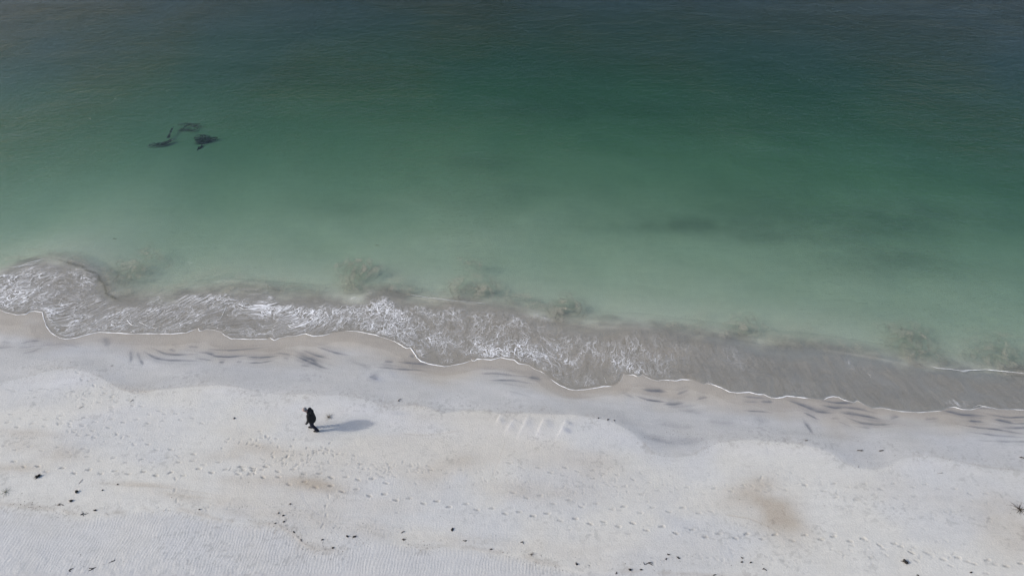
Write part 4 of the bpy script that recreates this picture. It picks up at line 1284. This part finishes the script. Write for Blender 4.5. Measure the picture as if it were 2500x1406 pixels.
for i, (k, px, py, a, b_, hd, lab) in enumerate(DEBRIS):
    if not lab: continue
    rnd = random.Random(100 + i); a *= .86; b_ *= .86
    if k == 'clump': me = clump(rnd, a, b_, m_weed)
    elif k == 'strands': me = strands(rnd, a, b_, 6, .011, m_weed)
    else: me = twig(rnd, a, b_, m_pale if 'pale' in lab else m_wood, .5 if ('curled' in lab or 'curved' in lab or 'wavy' in lab) else .10, 2 if 'forked' in lab else 1)
    x, y, z = spot(px, py)
    o = link(names[k], me, label=lab, category={'clump': 'seaweed', 'strands': 'seaweed', 'twig': 'twig'}[k], group=groups[k])
    o.location = (x, y, z - .004); o.rotation_euler = (0, 0, R(hd))

# countless crumbs of weed and shell along the drift lines
vs, fs = [], []
rnd = random.Random(77)


def crumb(x, y, s):
    z = ground(x, y); b = len(vs)
    an = rnd.uniform(0, 6.28); l, w_, h_ = s * rnd.uniform(.6, 1.6), s * rnd.uniform(.3, .7), s * rnd.uniform(.25, .5)
    for q in ((-1, -.6, 0), (1, -.5, 0), (.8, .7, 0), (-.7, .6, 0), (.1, 0, 1)):
        vx, vy = q[0] * l * .5, q[1] * w_ * .5
        vs.append((x + vx * math.cos(an) - vy * math.sin(an), y + vx * math.sin(an) + vy * math.cos(an), z + q[2] * h_ - .002))
    for f in ((0, 1, 4), (1, 2, 4), (2, 3, 4), (3, 0, 4)): fs.append(tuple(b + k for k in f))


def crumbs_on(line, x0, x1, n_, spread, s):
    xs = line[:, 0]
    c = 0
    while c < n_:
        x = rnd.uniform(x0, x1)
        if vnoise(np.array(x * .8), np.array(4.2), 9) < rnd.uniform(.25, .8): continue
        crumb(x, float(np.interp(x, xs, line[:, 1])) + rnd.gauss(0, spread), s * rnd.uniform(.5, 1.3)); c += 1


crumbs_on(W_RP, -22, 6, 420, .14, .040); crumbs_on(W_RP, -22, 14, 160, .45, .040)
crumbs_on(W_BM, -27, 24, 420, .13, .036); crumbs_on(W_BM, -27, 24, 220, .45, .032)
for px, py, rx, ry, n_ in ((120, 892, 130, 20, 50), (330, 975, 120, 26, 40), (760, 955, 160, 12, 40), (1000, 985, 100, 12, 26), (1640, 1068, 90, 16, 70), (2100, 1120, 120, 24, 40),
                           (1600, 1370, 300, 26, 60), (300, 1370, 300, 24, 40), (2200, 1060, 200, 40, 24), (900, 1290, 220, 30, 60), (640, 1235, 200, 20, 50), (2480, 1240, 30, 14, 30), (1000, 1150, 500, 60, 60), (1900, 1250, 500, 80, 60)):
    for _ in range(n_):
        q = line_at([[px + rnd.gauss(0, .5) * rx, py + rnd.gauss(0, .5) * ry]])[0]
        crumb(q[0], q[1], rnd.uniform(.018, .05))
me = finish('drift_crumbs', vs, fs, simple_mat('drift_crumbs', (0.10, 0.085, 0.07), .9, .6, 15))
link('drift_crumbs', me, kind='stuff', label='tiny crumbs of dark weed and shell along the drift lines', category='debris')


# ================================================================== weed drifting under the surface
def drifting(name, paths, zs_, label, wd):
    """ragged flat straps hanging just below the surface"""
    vs, fs = [], []
    rnd = random.Random(len(label))
    zb = zs_
    for _ in range(4):
        q0 = poly_px(paths[0]).mean(0); bx_, by_ = at_z(q0[0], q0[1], zb); zb = ground(float(bx_), float(by_)) + 0.16
    allp = [np.stack(at_z(poly_px(p)[:, 0], poly_px(p)[:, 1], zb), 1) for p in paths]
    c = np.concatenate(allp).mean(0)
    for pts in allp:
        seg = np.concatenate([[0], np.cumsum(np.hypot(*np.diff(pts, axis=0).T))]); N = 12
        s = np.linspace(0, seg[-1], N); x = np.interp(s, seg, pts[:, 0]) - c[0]; y = np.interp(s, seg, pts[:, 1]) - c[1]
        for st in range(6):
            oo = rnd.uniform(-1, 1) * wd * .85
            q = [(x[i] + rnd.gauss(0, .04), y[i] + oo + rnd.gauss(0, .05), rnd.gauss(0, .03)) for i in range(N)]
            tube(vs, fs, q, [wd * rnd.uniform(.06, .17) * (.3 + math.sin(math.pi * (i + .5) / N)) for i in range(N)], 6)
    me = finish(name, vs, fs, m_sub)
    o = link(name, me, label=label, category='seaweed', group='seaweed drifting under water')
    o.location = (c[0], c[1], zb); o.scale = (1, 1, .45)
    return o


drifting('drifting_seaweed', ["362,355 385,352 405,350 422,342", "392,351 408,347 420,341", "411,333 417,322 422,312", "410,336 414,331"], -.22,
         'hook shaped dark weed drifting under water, left one of three', .26)
drifting('drifting_seaweed', ["434,305 450,302 466,303 488,303", "434,319 445,315 455,308 465,304", "440,318 455,316 470,319 484,312", "470,310 484,307"], -.28,
         'open lattice of dark weed drifting under water, upper one of three', .13)
drifting('drifting_seaweed', ["474,336 488,334 502,334 512,337", "474,344 490,342 505,341 520,340 530,337", "476,350 490,349 505,345 515,342", "478,340 495,338 510,340", "482,366 487,361 494,357"], -.20,
         'dense dark weed patch drifting under water, right one of three', .30)
for px, py, L, hd, lab in ((281, 583, .26, 5, 'tiny dark twig afloat above the wave at left'), (921, 600, .34, -8, 'thin dark twig afloat in shallow water near the middle')):
    q = line_at([[px, py]])[0]
    o = link('floating_twig', twig(random.Random(px), L, .014, m_wood, .1, 0), label=lab, category='twig', group='twigs afloat')
    o.location = (q[0], q[1], water_z(q[0], q[1]) - .008); o.rotation_euler = (0, 0, R(hd))
